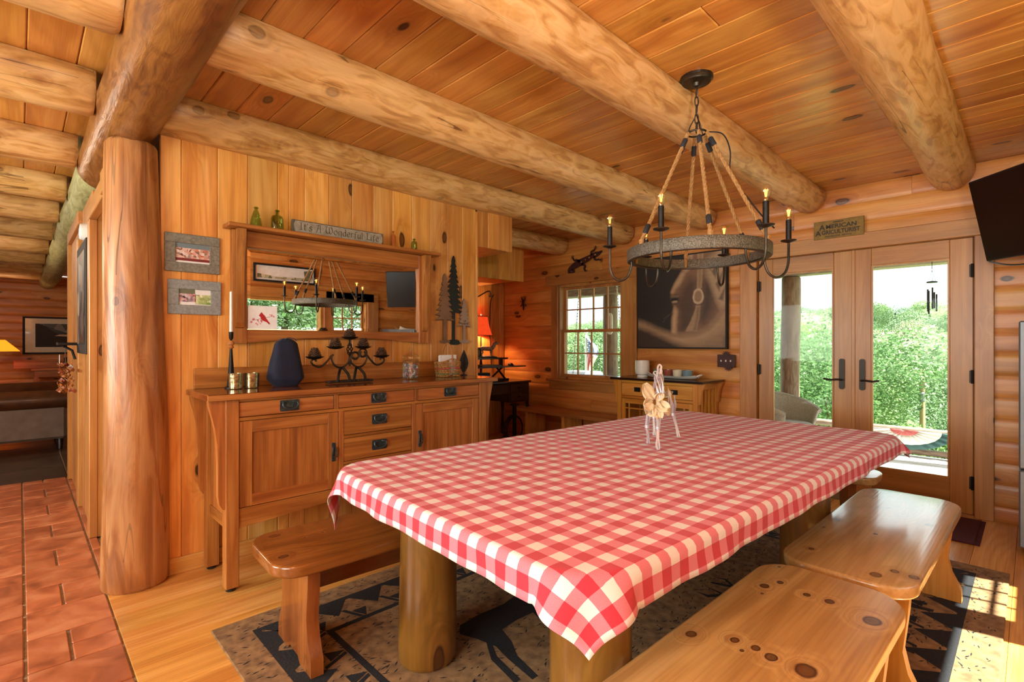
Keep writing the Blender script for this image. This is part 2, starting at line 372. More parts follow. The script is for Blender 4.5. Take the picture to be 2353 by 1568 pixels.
def photo_material(name, stops, scale):
    t = NT(name); v = t.coords((1, 1, 1), rnd=False)
    vo = t.add('TexVoronoi'); vo.inputs['Scale'].default_value = scale; t.link(v, vo.inputs['Vector'])
    sp = t.add('SeparateColor'); t.link(vo.outputs['Color'], sp.inputs[0])
    t.link(t.ramp(sp.outputs[0], [(p, lin(c)) for p, c in stops]), t.b.inputs['Base Color']); t.b.inputs['Roughness'].default_value = 0.3
    MATS[name] = t.m
photo_material('crowd_a', [(0, '8c4a34'), (0.3, 'd8b0a4'), (0.5, 'c8602c'), (0.7, 'e8dcd8'), (1, '6a3a34')], 75)
photo_material('crowd_b', [(0, '4a3a4c'), (0.3, 'c8a8b8'), (0.5, 'b83a34'), (0.7, 'd8c8d4'), (1, '3a2a3c')], 75)
photo_material('lawn_b', [(0, '7c9a4c'), (0.5, 'c8d49c'), (0.8, 'eef0dc'), (1, '5a6a5c')], 60)
photo_material('beads', [(0, '8a8794'), (0.25, 'd8d6e0'), (0.5, 'b04a7c'), (0.7, '3a8ad0'), (0.85, '50c0a0'), (1, 'f0f0f4')], 70)
photo_material('storm', [(0, '141614'), (0.5, '2c3030'), (0.85, '6a6460'), (1, 'b0a08c')], 7)
photo_material('dried', [(0, '6a3a1c'), (0.35, 'b8702c'), (0.6, '4a2a18'), (0.8, 'b84a34'), (1, 'd8c8a8')], 60)
photo_material('panorama', [(0, '6a6a4c'), (0.4, 'b0ac88'), (0.7, 'dcd8c8'), (1, 'c0b898')], 14)
# ---------------------------------------------------------------- geometry helpers
class MB:
    """collects shapes, build() links them as one mesh object"""
    def __init__(s): s.v = []; s.f = []; s.uv = None; s.smooth = False
    def add(s, vs, fs):
        o = len(s.v); s.v += [tuple(p) for p in vs]; s.f += [tuple(i + o for i in f) for f in fs]; return s
    def box(s, x0, x1, y0, y1, z0, z1, b=0.0):
        if x1 < x0: x0, x1 = x1, x0
        if y1 < y0: y0, y1 = y1, y0
        if z1 < z0: z0, z1 = z1, z0
        if b <= 0:
            return s.add([(x0, y0, z0), (x1, y0, z0), (x1, y1, z0), (x0, y1, z0), (x0, y0, z1), (x1, y0, z1), (x1, y1, z1), (x0, y1, z1)],
                         [(0, 3, 2, 1), (4, 5, 6, 7), (0, 1, 5, 4), (1, 2, 6, 5), (2, 3, 7, 6), (3, 0, 4, 7)])
        b = min(b, (x1 - x0) * .45, (y1 - y0) * .45, (z1 - z0) * .45)
        c = ((x0 + x1) / 2, (y0 + y1) / 2, (z0 + z1) / 2); hx, hy, hz = (x1 - x0) / 2, (y1 - y0) / 2, (z1 - z0) / 2
        vs = []; ix = {}
        for sx in (-1, 1):
            for sy in (-1, 1):
                for sz in (-1, 1):
                    for k in range(3):
                        e = [hx - b, hy - b, hz - b]; e[k] = (hx, hy, hz)[k]
                        ix[(sx, sy, sz, k)] = len(vs); vs.append((c[0] + sx * e[0], c[1] + sy * e[1], c[2] + sz * e[2]))
        fs = []
        for k in range(3):
            a, d = (k + 1) % 3, (k + 2) % 3
            for sk in (-1, 1):
                q = []
                for sa, sd in ((-1, -1), (1, -1), (1, 1), (-1, 1)):
                    t = [0, 0, 0]; t[k] = sk; t[a] = sa; t[d] = sd; q.append(ix[(*t, k)])
                fs.append(tuple(q) if sk > 0 else tuple(q[::-1]))
            for sa in (-1, 1):
                for sd in (-1, 1):
                    t0 = [0, 0, 0]; t1 = [0, 0, 0]; t0[a] = t1[a] = sa; t0[d] = t1[d] = sd; t0[k] = -1; t1[k] = 1
                    q = [ix[(*t0, a)], ix[(*t1, a)], ix[(*t1, d)], ix[(*t0, d)]]
                    fs.append(tuple(q) if sa * sd < 0 else tuple(q[::-1]))
        for sx in (-1, 1):
            for sy in (-1, 1):
                for sz in (-1, 1):
                    q = [ix[(sx, sy, sz, k)] for k in range(3)]
                    fs.append(tuple(q) if sx * sy * sz > 0 else tuple(q[::-1]))
        return s.add(vs, fs)
    def prism(s, poly, axis, a, b):
        """polygon (2-D) extruded from a to b along axis; poly in the other two axes, cyclic order"""
        ar = sum(p[0] * q[1] - q[0] * p[1] for p, q in zip(poly, poly[1:] + poly[:1]))
        if ar < 0: poly = poly[::-1]
        def P(p, t):
            if axis == 'X': return (t, p[0], p[1])
            if axis == 'Y': return (p[1], t, p[0])
            return (p[0], p[1], t)
        if a > b: a, b = b, a
        n = len(poly)
        return s.add([P(p, a) for p in poly] + [P(p, b) for p in poly],
                     [tuple(range(n))[::-1], tuple(range(n, 2 * n))] + [(i, (i + 1) % n, n + (i + 1) % n, n + i) for i in range(n)])
    def prismXZ(s, poly, a, b):   # poly given as (x, z), extruded along Y
        return s.prism([(z, x) for x, z in poly], 'Y', a, b)
    def tube(s, pts, r, n=8, cap=True, closed=False):
        pts = [Vector(p) for p in pts]; m = len(pts)
        rs = r if isinstance(r, (list, tuple)) else [r] * m
        o = len(s.v); up = None
        for i, p in enumerate(pts):
            if closed: t = pts[(i + 1) % m] - pts[i - 1]
            else: t = pts[min(i + 1, m - 1)] - pts[max(i - 1, 0)]
            t = t.normalized() if t.length > 1e-9 else Vector((0, 0, 1))
            if up is None:
                up = Vector((0, 0, 1)) if abs(t.z) < 0.9 else Vector((1, 0, 0))
            u = (up - t * up.dot(t))
            u = u.normalized() if u.length > 1e-6 else t.orthogonal().normalized()
            up = u; w = t.cross(u)
            for k in range(n):
                a = 2 * math.pi * k / n
                s.v.append(tuple(p + (u * math.cos(a) + w * math.sin(a)) * rs[i]))
        for i in range(m if closed else m - 1):
            j = (i + 1) % m
            for k in range(n):
                k2 = (k + 1) % n
                s.f.append((o + i * n + k, o + i * n + k2, o + j * n + k2, o + j * n + k))
        if cap and not closed:
            s.f.append(tuple(o + k for k in range(n))[::-1]); s.f.append(tuple(o + (m - 1) * n + k for k in range(n)))
        return s
    def lathe(s, prof, c=(0, 0, 0), n=20, sx=1.0, sy=1.0):
        ring = len(prof) > 2 and prof[0] == prof[-1]
        """prof [(r, z)]; closed with caps where r > 0"""
        o = len(s.v); m = len(prof)
        for r, z in prof:
            for k in range(n):
                a = 2 * math.pi * k / n
                s.v.append((c[0] + r * sx * math.cos(a), c[1] + r * sy * math.sin(a), c[2] + z))
        for i in range(m - 1):
            for k in range(n):
                k2 = (k + 1) % n
                s.f.append((o + i * n + k, o + i * n + k2, o + (i + 1) * n + k2, o + (i + 1) * n + k))
        if prof[0][0] > 1e-6 and not ring: s.f.append(tuple(o + k for k in range(n))[::-1])
        if prof[-1][0] > 1e-6 and not ring: s.f.append(tuple(o + (m - 1) * n + k for k in range(n)))
        return s
    def grid(s, fn, nu, nv, uvfn=None):
        o = len(s.v)
        if uvfn and s.uv is None: s.uv = {}
        for j in range(nv + 1):
            for i in range(nu + 1):
                s.v.append(tuple(fn(i / nu, j / nv)))
                if uvfn: s.uv[o + j * (nu + 1) + i] = uvfn(i / nu, j / nv)
        for j in range(nv):
            for i in range(nu):
                a = o + j * (nu + 1) + i
                s.f.append((a, a + 1, a + nu + 2, a + nu + 1))
        return s
    def build(s, name, mat, parent=None, smooth=None, loc=None, rot=None):
        me = bpy.data.meshes.new(name); me.from_pydata(s.v, [], s.f); me.validate()
        if s.uv:
            l = me.uv_layers.new(name='UVMap')
            for lp in me.loops: l.data[lp.index].uv = s.uv[lp.vertex_index]
        me.materials.append(MATS[mat])
        sm = s.smooth if smooth is None else smooth
        if sm:
            me.polygons.foreach_set('use_smooth', [True] * len(me.polygons))
            if sm != 'all':
                me.set_sharp_from_angle(angle=R(38))
        me.update()
        o = bpy.data.objects.new(name, me); COL.objects.link(o)
        if parent: o.parent = parent
        if loc: o.location = loc
        if rot: o.rotation_euler = rot
        return o

def tag(o, label=None, cat=None, group=None, kind=None):
    if label: o['label'] = label
    if cat: o['category'] = cat
    if group: o['group'] = group
    if kind: o['kind'] = kind
    return o
def thing(name, label, cat, loc=(0, 0, 0), rotz=0.0, group=None):
    o = bpy.data.objects.new(name, None); COL.objects.link(o); o.empty_display_size = 0.1
    o.location = loc; o.rotation_euler = (0, 0, rotz)
    return tag(o, label, cat, group)
def struct(o, label=None):
    return tag(o, label, None, None, 'structure')
def copy_tree(o, parent=None):
    c = o.copy(); COL.objects.link(c); c.parent = parent
    for ch in list(o.children): copy_tree(ch, c)
    return c
def B(name, mat, parent, x0, x1, y0, y1, z0, z1, b=0.0):
    return MB().box(x0, x1, y0, y1, z0, z1, b).build(name, mat, parent)
def arc(cx, cy, r, a0, a1, n):
    return [(cx + r * math.cos(R(a0 + (a1 - a0) * i / n)), cy + r * math.sin(R(a0 + (a1 - a0) * i / n))) for i in range(n + 1)]
def rrect(x0, x1, y0, y1, r, n=6):
    return arc(x1 - r, y0 + r, r, -90, 0, n) + arc(x1 - r, y1 - r, r, 0, 90, n) + arc(x0 + r, y1 - r, r, 90, 180, n) + arc(x0 + r, y0 + r, r, 180, 270, n)
def spline(pts, n=6):
    """Catmull-Rom through points"""
    P = [Vector(p) for p in pts]; out = []
    for i in range(len(P) - 1):
        p0, p1, p2, p3 = P[max(i - 1, 0)], P[i], P[i + 1], P[min(i + 2, len(P) - 1)]
        for k in range(n):
            t = k / n
            out.append(0.5 * ((2 * p1) + (p2 - p0) * t + (2 * p0 - 5 * p1 + 4 * p2 - p3) * t * t + (3 * p1 - p0 - 3 * p2 + p3) * t ** 3))
    out.append(P[-1]); return out
def slab(poly, z0, z1, bevel, name, mat, parent):
    """flat slab from outline with a rounded edge"""
    m = MB(); n = len(poly)
    cx = sum(p[0] for p in poly) / n; cy = sum(p[1] for p in poly) / n
    nr = []
    for i in range(n):
        a, b = Vector(poly[i - 1]), Vector(poly[(i + 1) % n]); t = (b - a).normalized(); nr.append(Vector((t.y, -t.x)))
    prof = []
    for k in range(5):
        a = R(-90 + 22.5 * k); prof.append((bevel * (1 - math.cos(a)), z0 + bevel * (1 + math.sin(a))))
    for k in range(5):
        a = R(22.5 * k); prof.append((bevel * (1 - math.cos(a)), z1 - bevel * (1 - math.sin(a))))
    rings = []
    for ins, z in prof:
        o = len(m.v)
        for p, q in zip(poly, nr): m.v.append((p[0] - q.x * ins, p[1] - q.y * ins, z))
        rings.append(o)
    for a, b in zip(rings, rings[1:]):
        for i in range(n):
            j = (i + 1) % n; m.f.append((a + i, a + j, b + j, b + i))
    m.f.append(tuple(rings[0] + i for i in range(n))[::-1]); m.f.append(tuple(rings[-1] + i for i in range(n)))
    return m.build(name, mat, parent, smooth=True)
def log_mesh(p0, p1, r0, r1, seed=0, n=22, seg=None, wob=0.05, cap_round=True, flat_top=None):
    p0, p1 = Vector(p0), Vector(p1); L = (p1 - p0).length; d = (p1 - p0) / L
    seg = seg or max(8, int(L / 0.14)); m = MB(); m.smooth = True
    u = d.orthogonal().normalized() if abs(d.z) > 0.9 else (Vector((0, 0, 1)) - d * d.z).normalized()
    w = d.cross(u); S = Vector((seed * 3.1, seed * 1.7, seed))
    stations = [(i / seg, 1.0) for i in range(seg + 1)]
    if cap_round:
        e = 0.018 / L
        stations = [(0.0, 0.90), (e, 0.985)] + stations[1:-1] + [(1 - e, 0.985), (1.0, 0.90)]
    for t, k in stations:
        r = r0 + (r1 - r0) * t
        q = noise.noise(S + Vector((t * L * 0.9, 3, 1)))
        c = p0 + d * (L * t) + (u * noise.noise(S + Vector((t * L * .7, 9, 2))) + w * noise.noise(S + Vector((t * L * .7, 2, 7)))) * r * 0.10
        for i in range(n):
            a = 2 * math.pi * i / n
            f = 1 + wob * q + wob * 0.8 * noise.noise(S + Vector((math.cos(a) * 1.3, math.sin(a) * 1.3, t * L * 1.6)))
            q_ = c + (u * math.cos(a) + w * math.sin(a)) * r * f * k
            if flat_top is not None: q_.z = min(q_.z, flat_top)
            m.v.append(tuple(q_))
    ns = len(stations)
    for s_ in range(ns - 1):
        for i in range(n):
            j = (i + 1) % n; m.f.append((s_ * n + i, s_ * n + j, (s_ + 1) * n + j, (s_ + 1) * n + i))
    m.f.append(tuple(range(n))[::-1]); m.f.append(tuple((ns - 1) * n + i for i in range(n)))
    # consistent outward faces
    return m
def fixnormals(o):
    bm = bmesh.new(); bm.from_mesh(o.data); bmesh.ops.recalc_face_normals(bm, faces=bm.faces); bm.to_mesh(o.data); bm.free(); return o
def text_mesh(name, body, size, mat, parent, loc, rot, ext=0.0008, align='CENTER', bold=0.0, sx=1.0):
    cu = bpy.data.curves.new(name, 'FONT'); cu.body = body; cu.size = size; cu.align_x = align; cu.align_y = 'CENTER'
    cu.extrude = ext; cu.offset = bold; cu.resolution_u = 3
    o = bpy.data.objects.new('tmp_text', cu); COL.objects.link(o)
    dg = bpy.context.evaluated_depsgraph_get(); me = bpy.data.meshes.new_from_object(o.evaluated_get(dg))
    bpy.data.objects.remove(o); bpy.data.curves.remove(cu)
    me.name = name; me.materials.clear(); me.materials.append(MATS[mat])
    ob = bpy.data.objects.new(name, me); COL.objects.link(ob); ob.parent = parent; ob.location = loc; ob.rotation_euler = rot; ob.scale = (sx, 1, 1)
    return ob
def cut_rows(rows, y0, y1, holes):
    """rows [(z0,z1)], holes [(a,b,za,zb)] -> list of (ya,yb,za,zb) pieces"""
    out = []
    for z0, z1 in rows:
        segs = [(y0, y1, z0, z1)]
        for a, b, za, zb in holes:
            new = []
            for s0, s1, q0, q1 in segs:
                if b <= s0 or a >= s1 or zb <= q0 or za >= q1: new.append((s0, s1, q0, q1)); continue
                if a > s0: new.append((s0, a, q0, q1))
                if b < s1: new.append((b, s1, q0, q1))
                if za - q0 > 0.015: new.append((max(a, s0), min(b, s1), q0, za))
                if q1 - zb > 0.015: new.append((max(a, s0), min(b, s1), zb, q1))
            segs = new
        out += segs
    return out
# ---------------------------------------------------------------- room shell
W, BK, RT, CE = 3.315, 5.01, -0.90, 2.594      # board wall, door wall, window wall, ceiling
NK, LV = 5.32, 13.6                            # nook end wall, far living room wall
TX = 0.32                                      # tile / plank boundary

# floor: one slab, with planks and tiles as pieces
fl = struct(B('floor', 'grout', None, -2.6, BK + 0.1, RT, LV, -0.14, -0.013), 'floor of the log house, pine planks beside terracotta tiles')
y = RT; k = 0
while y < NK:
    wdt = random.choice((0.15, 0.17, 0.185)); y1 = min(y + wdt, NK)
    x = TX if y < W else 2.82
    cuts = []; 
    c = x + random.uniform(0.8, 2.6)
    while c < BK - 0.4: cuts.append(c); c += random.uniform(1.6, 2.8)
    xs = [x] + cuts + [BK]
    if not (y1 > W and y < W):
        pass
    for a, b in zip(xs, xs[1:]):
        B('floor_plank', 'floor_pine', fl, a + 0.0006, b - 0.0006, y + 0.0006, y1 - 0.0006, -0.013, 0.0, 0.0015)
    y = y1; k += 1
# terracotta tiles in bands
def tiles(x0, x1, y0, y1):
    g = 0.005; P = 0.302
    def t(xa, xb, ya, yb):
        ya, yb = max(ya, y0), min(yb, y1); xa = max(xa, x0)
        if yb - ya < .03 or xb - xa < .03: return
        B('floor_tile', 'terracotta', fl, xa + g, xb - g, ya + g, yb - g, -0.013, -0.001, 0.004)
    c = 0; xb = x1
    while xb > x0 + .03:
        xa = xb - P; y = y0 - P + (0.15 if c % 2 else 0.0); r = c
        while y < y1:
            if r % 2 == 0: t(xa, xb, y, y + P)
            else:
                t(xa, xa + P * .46, y, y + P); t(xa + P * .46, xb, y, y + P / 2); t(xa + P * .46, xb, y + P / 2, y + P)
            y += P; r += 1
        xb = xa; c += 1
tiles(-0.88, TX - 0.001, 1.5, 6.45)
for k in range(10): B('floor_tile', 'terracotta', fl, TX + .004, .366, 3.47 + k * .298, 3.47 + k * .298 + .29, -0.013, -0.001, 0.003)
for i in range(3):
    for j in range(6):
        B('slate_tile', 'slate', fl, -0.9 + i * 0.62, -0.9 + i * 0.62 + 0.61, 6.46 + j * 0.62, 6.46 + j * 0.62 + 0.61, -0.013, -0.002, 0.003)

# ceiling slab with tongue and groove boards
ce = struct(B('ceiling', 'ceiling_pine', None, -2.6, BK + 0.1, RT - 0.1, LV, CE + 0.02, CE + 0.14), 'pine board ceiling carried by peeled log joists')
x = BK
while x > -1.3:
    w = 0.172; xa = x - w
    ye = NK if x > 0.5 else LV
    cut = random.uniform(0.2, 3.6)
    segs = [(RT, cut), (cut, ye)] if ye < 6 else [(RT, cut), (cut, cut + 4.6), (cut + 4.6, ye)]
    for a, b in segs:
        B('ceiling_board', 'ceiling_pine', ce, xa + 0.001, x - 0.001, a + 0.0008, b - 0.0008, CE, CE + 0.019, 0.005)
    x = xa

# board wall behind the sideboard
wl_ = struct(B('wall_left', 'pine_Z', None, 0.55, 2.79, W + 0.018, W + 0.12, 0, 2.40), 'wall of upright pine boards behind the sideboard')
seams = [0.55, 0.648, 0.828, 0.99, 1.165, 1.235, 1.335, 1.50, 1.665, 1.83, 1.985, 2.155, 2.325, 2.49, 2.645, 2.79]
for a, b in zip(seams, seams[1:]):
    B('wall_board', 'pine_Z', wl_, a + 0.0008, b - 0.0008, W, W + 0.018, 0.0, 2.45, 0.0035)
B('end_board', 'pine_Z', wl_, 2.79, 2.812, W - 0.004, W + 0.124, 0, 2.40, 0.002)
bb = struct(B('baseboard_left', 'pine_X', None, 0.52, 2.79, W - 0.018, W, 0, 0.09, 0.004), 'pine baseboard along the foot of the board wall')
# boxed header and bulkhead over the nook
hd = struct(MB().box(2.812, 3.21, W + 0.018, W + 0.125, 2.11, 2.40).box(2.812, 3.21, W + 0.125, W + 0.62, 2.11, CE - .001).build('wall_header', 'pine_Z'), 'boxed pine header over the opening to the nook')
for a, b in ((2.812, 2.93), (2.93, 3.06), (3.06, 3.224)):
    B('wall_board', 'pine_Z', hd, a + .001, b - .001, W, W + 0.018, 2.105, 2.45, 0.003)
bk2 = struct(B('wall_bulkhead', 'pine_Z', None, 2.9, 4.565, 4.518, NK - .002, 2.07, CE - .001), 'boxed pine bulkhead above the desk')
for a, b in ((2.9, 3.2), (3.2, 3.5), (3.5, 3.75), (3.75, 3.95), (3.95, 4.13), (4.13, 4.35), (4.35, 4.58)):
    B('wall_board', 'pine_Z', bk2, a + .001, b - .001, 4.5, 4.518, 2.05, CE, 0.003)
nk = struct(B('wall_nook', 'pine_Z', None, 2.9, BK + .16, NK + 0.018, NK + 0.1, -.14, CE + 0.01), 'end wall of the nook in upright pine boards')
x = 2.9
while x < BK - 0.02:
    b = min(x + random.choice((0.15, 0.17, 0.19)), BK)
    if BK - b < 0.05: b = BK
    B('wall_board', 'pine_Z', nk, x + .001, b - .001, NK, NK + 0.018, 0, 2.56, 0.0035); x = b
nsd = struct(B('wall_partition', 'pine_Z', None, 2.80, 2.90, W + 0.13, NK + 0.1, 0, CE + 0.01), 'side wall of the nook')

# log siding boards with a rounded face
def siding_piece(parent, axis, face, sgn, a, b, z0, z1, mat):
    h = z1 - z0; n = 9; d = 0.011
    prof = [(0.0, z0 + 0.001)]
    for i in range(n + 1):
        t = -1 + 2 * i / n
        prof.append((d * (1 - abs(t) ** 7 * 0.62 - abs(t) ** 2 * 0.14) + 0.004, z0 + 0.001 + (h - 0.002) * i / n))
    prof.append((0.0, z1 - 0.001))
    m = MB(); m.smooth = True
    if axis == 'Y': m.prism([(face + sgn * p, z) for p, z in prof][::1], 'Q', 0, 1) if False else None
    pts = [(face + sgn * (p - 0.022), z) for p, z in prof]
    if axis == 'Y':      # board runs along Y, profile in X,Z
        m.prism([(z, x) for x, z in pts], 'Y', a, b)
    else:                # board runs along X, profile in Y,Z
        m.prism(pts, 'X', a, b)
    return m.build('siding_board', mat, parent)
def rows(z0, step, zmax, first):
    r = [(0.0, first)]; z = first
    while z < zmax - 0.01: r.append((z, min(z + step, zmax))); z += step
    return r
DY0, DY1, DZ = 0.300, 1.82, 2.06        # french door opening
WY0, WY1, WZ0, WZ1 = 3.32, 4.295, 0.815, 2.025   # window opening
def slab_with_holes(m, axis, f0, f1, a0, a1, z0, z1, holes):
    zs = sorted({z0, z1} | {h[2] for h in holes} | {h[3] for h in holes}); ys = sorted({a0, a1} | {h[0] for h in holes} | {h[1] for h in holes})
    for za, zb in zip(zs, zs[1:]):
        for ya, yb in zip(ys, ys[1:]):
            cy, cz = (ya + yb) / 2, (za + zb) / 2
            if any(h[0] < cy < h[1] and h[2] < cz < h[3] for h in holes): continue
            if axis == 'Y': m.box(f0, f1, ya, yb, za, zb)
            else: m.box(ya, yb, f0, f1, za, zb)
    return m
bholes = [(DY0, DY1, -0.2, DZ), (WY0, WY1, WZ0, WZ1)]
wb = struct(slab_with_holes(MB(), 'Y', BK + 0.022, BK + 0.16, RT - 0.16, NK + .018, -0.14, CE + 0.01, bholes).build('wall_back', 'siding', None), 'log siding wall with the french doors and the window')
def pieces(parent, axis, face, sgn, a0, a1, rws, holes, mat, maxlen=2.6):
    for a, b, z0, z1 in cut_rows(rws, a0, a1, holes):
        s = a
        while b - s > maxlen + 0.5:
            e = s + random.uniform(1.2, maxlen); siding_piece(parent, axis, face, sgn, s + .0008, e - .0008, z0, z1, mat); s = e
        siding_piece(parent, axis, face, sgn, s + .0008, b - .0008, z0, z1, mat)
pieces(wb, 'Y', BK, -1, RT, NK, rows(0, 0.156, CE, 0.107), [(h[0] - .0, h[1], h[2], h[3]) for h in bholes], 'siding')
# window wall on the camera's right (seen in the mirror)
RW = [(1.15, 3.30, 0.95, 1.93), (3.42, 4.02, 0.95, 1.93)]
wr = struct(slab_with_holes(MB(), 'X', RT - 0.16, RT - 0.022, -2.6, BK + 0.16, -0.14, CE + 0.01, RW).build('wall_right', 'siding_x', None), 'log siding wall with a picture window and a sash window')
pieces(wr, 'X', RT, 1, -0.6, BK, rows(0, 0.156, CE, 0.107), RW, 'siding_x')
# far wall of the living room, its side walls and the hall partition
wv = struct(B('wall_living', 'siding_x', None, -2.6, 3.2, LV + 0.022, LV + 0.12, 0, CE + 0.01), 'log siding end wall of the living room')
pieces(wv, 'X', LV, -1, -1.0, 2.4, rows(0, 0.156, CE, 0.107), [], 'siding_x', 4)
KW = [(-.4, 1.6, .82, 2.18), (2.7, 4.5, .82, 2.18)]  # unseen windows, added so the fill panels sit in openings
struct(slab_with_holes(MB(), 'Y', -2.72, -2.6, RT - 0.16, LV, -0.14, CE + 0.14, KW).build('wall_kitchen', 'pine_Y'), 'kitchen side wall with two window openings added for fill light')
for k_, (a_, b_, z0_, z1_) in enumerate(KW):
    kw_ = struct(MB().box(-2.70, -2.58, a_, a_ + .04, z0_, z1_).box(-2.70, -2.58, b_ - .04, b_, z0_, z1_).box(-2.70, -2.58, a_ + .04, b_ - .04, z0_, z0_ + .04).box(-2.70, -2.58, a_ + .04, b_ - .04, z1_ - .04, z1_).build('window_%d' % (k_ + 4), 'trim_Y'), 'window frame added round a fill panel in the kitchen side wall')
    B('pane', 'pane_glass', kw_, -2.625, -2.622, a_ + .041, b_ - .041, z0_ + .041, z1_ - .041)
struct(B('wall_stair', 'pine_Y', None, 3.2, 3.3, NK + 0.12, LV, 0, CE + 0.01), 'inner wall of the living room')
wh = struct(slab_with_holes(MB(), 'Y', 0.37, 0.49, 3.50, 6.40, 0, 2.31, [(3.54, 4.30, 0, 2.09)]).build('wall_hall', 'trim_Z', None), 'hall partition of upright boards with door casings')
for a, b in ((4.42, 4.60), (4.60, 4.78), (4.78, 4.98), (4.98, 5.18), (5.32, 5.52), (5.52, 5.70), (5.70, 5.9), (5.9, 6.1), (6.1, 6.29)):
    B('wall_board', 'trim_Z', wh, 0.352, 0.37, a + .001, b - .001, 0, 2.31, 0.003)
tn = 1
for (ya, yb, za, zb) in ((3.44, 3.545, 0, 2.09), (4.295, 4.42, 0, 2.09), (5.18, 5.32, 0, 2.09), (6.29, 6.41, 0, 2.2), (3.56, 4.42, 2.09, 2.20), (5.18, 6.41, 2.2, 2.31)):
    struct(B('trim_%d' % tn, 'trim_Z' if zb - za > 1 else 'trim_Y', None, 0.325, 0.37, ya, yb, za, zb, 0.004), 'door casing on the hall partition'); tn += 1
struct(B('trim_%d' % tn, 'trim_Z', None, 0.315, 0.37, 3.44, 3.56, 2.09, 2.21, 0.003), 'square corner block of the hall door casing'); tn += 1
d3 = struct(B('door_3', 'door_Z', None, 0.40, 0.44, 3.55, 4.29, 0.005, 2.08, 0.003), 'closed wooden hall door set back in its casing')
for za, zb in ((0.2, 0.95), (1.1, 1.95)):
    B('panel', 'door_Z', d3, 0.393, 0.40, 3.66, 4.18, za, zb, 0.003)

# joists, header beam, post
def joist(name, p0, p1, r0, r1, mat, label, seed, cat='beam', group=None):
    o = fixnormals(log_mesh(p0, p1, r0, r1, seed, flat_top=CE - .0015).build(name, mat)); return tag(o, label, cat, group)
JN = [(0.424, 'peeled log joist running over the two pine benches to the television corner'),
      (1.375, 'peeled log joist beside the chandelier canopy, over the dining table'),
      (2.325, 'peeled log joist with a long drying crack between chandelier and board wall'),
      (3.285, 'peeled log joist lying on top of the upright board wall'),
      ]
for i, (yy, lab) in enumerate(JN):
    joist('log_joist', (0.53, yy, 2.55), (4.995, yy + 0.0, 2.552), 0.142, 0.136, 'log_X', lab, i + 1)
joist('log_joist', (3.24, 4.24, 2.55), (4.995, 4.24, 2.55), 0.14, 0.14, 'log_X', 'short peeled log joist over the desk nook', 9)
for i, yy in enumerate((2.33, 3.27, 4.34, 5.41, 6.45, 7.6, 8.8, 10.0, 11.2, 12.4)):
    lab = ['brown log joist over the tiles, just this side of the log post', 'brown log joist over the tiled hall in line with the log post'][i] if i < 2 else '%s brown log joist beyond the log post over hall and living room' % ('first', 'second', 'third', 'fourth', 'fifth', 'sixth', 'seventh', 'eighth')[i - 2]
    joist('hall_joist', (-2.55, yy, 2.55), (0.265, yy, 2.55), 0.14, 0.14, 'log_X', lab, 20 + i, group='joists over the tiled hall and living room')
joist('header_beam', (0.41, RT + 0.02, 2.465), (0.41, 4.45, 2.465), 0.146, 0.143, 'log_dark', 'thick dark-stained log beam resting on the log post', 40)
joist('header_beam', (0.40, 4.46, 2.46), (0.40, LV - 0.03, 2.46), 0.135, 0.13, 'log_green_light', 'far run of the log beam above the hall partition, green window light in its colour', 41)
joist('log_post', (0.445, 3.335, 0.0), (0.43, 3.335, 2.335), 0.152, 0.118, 'log_post', 'upright peeled log post at the end of the board wall', 50, cat='post')
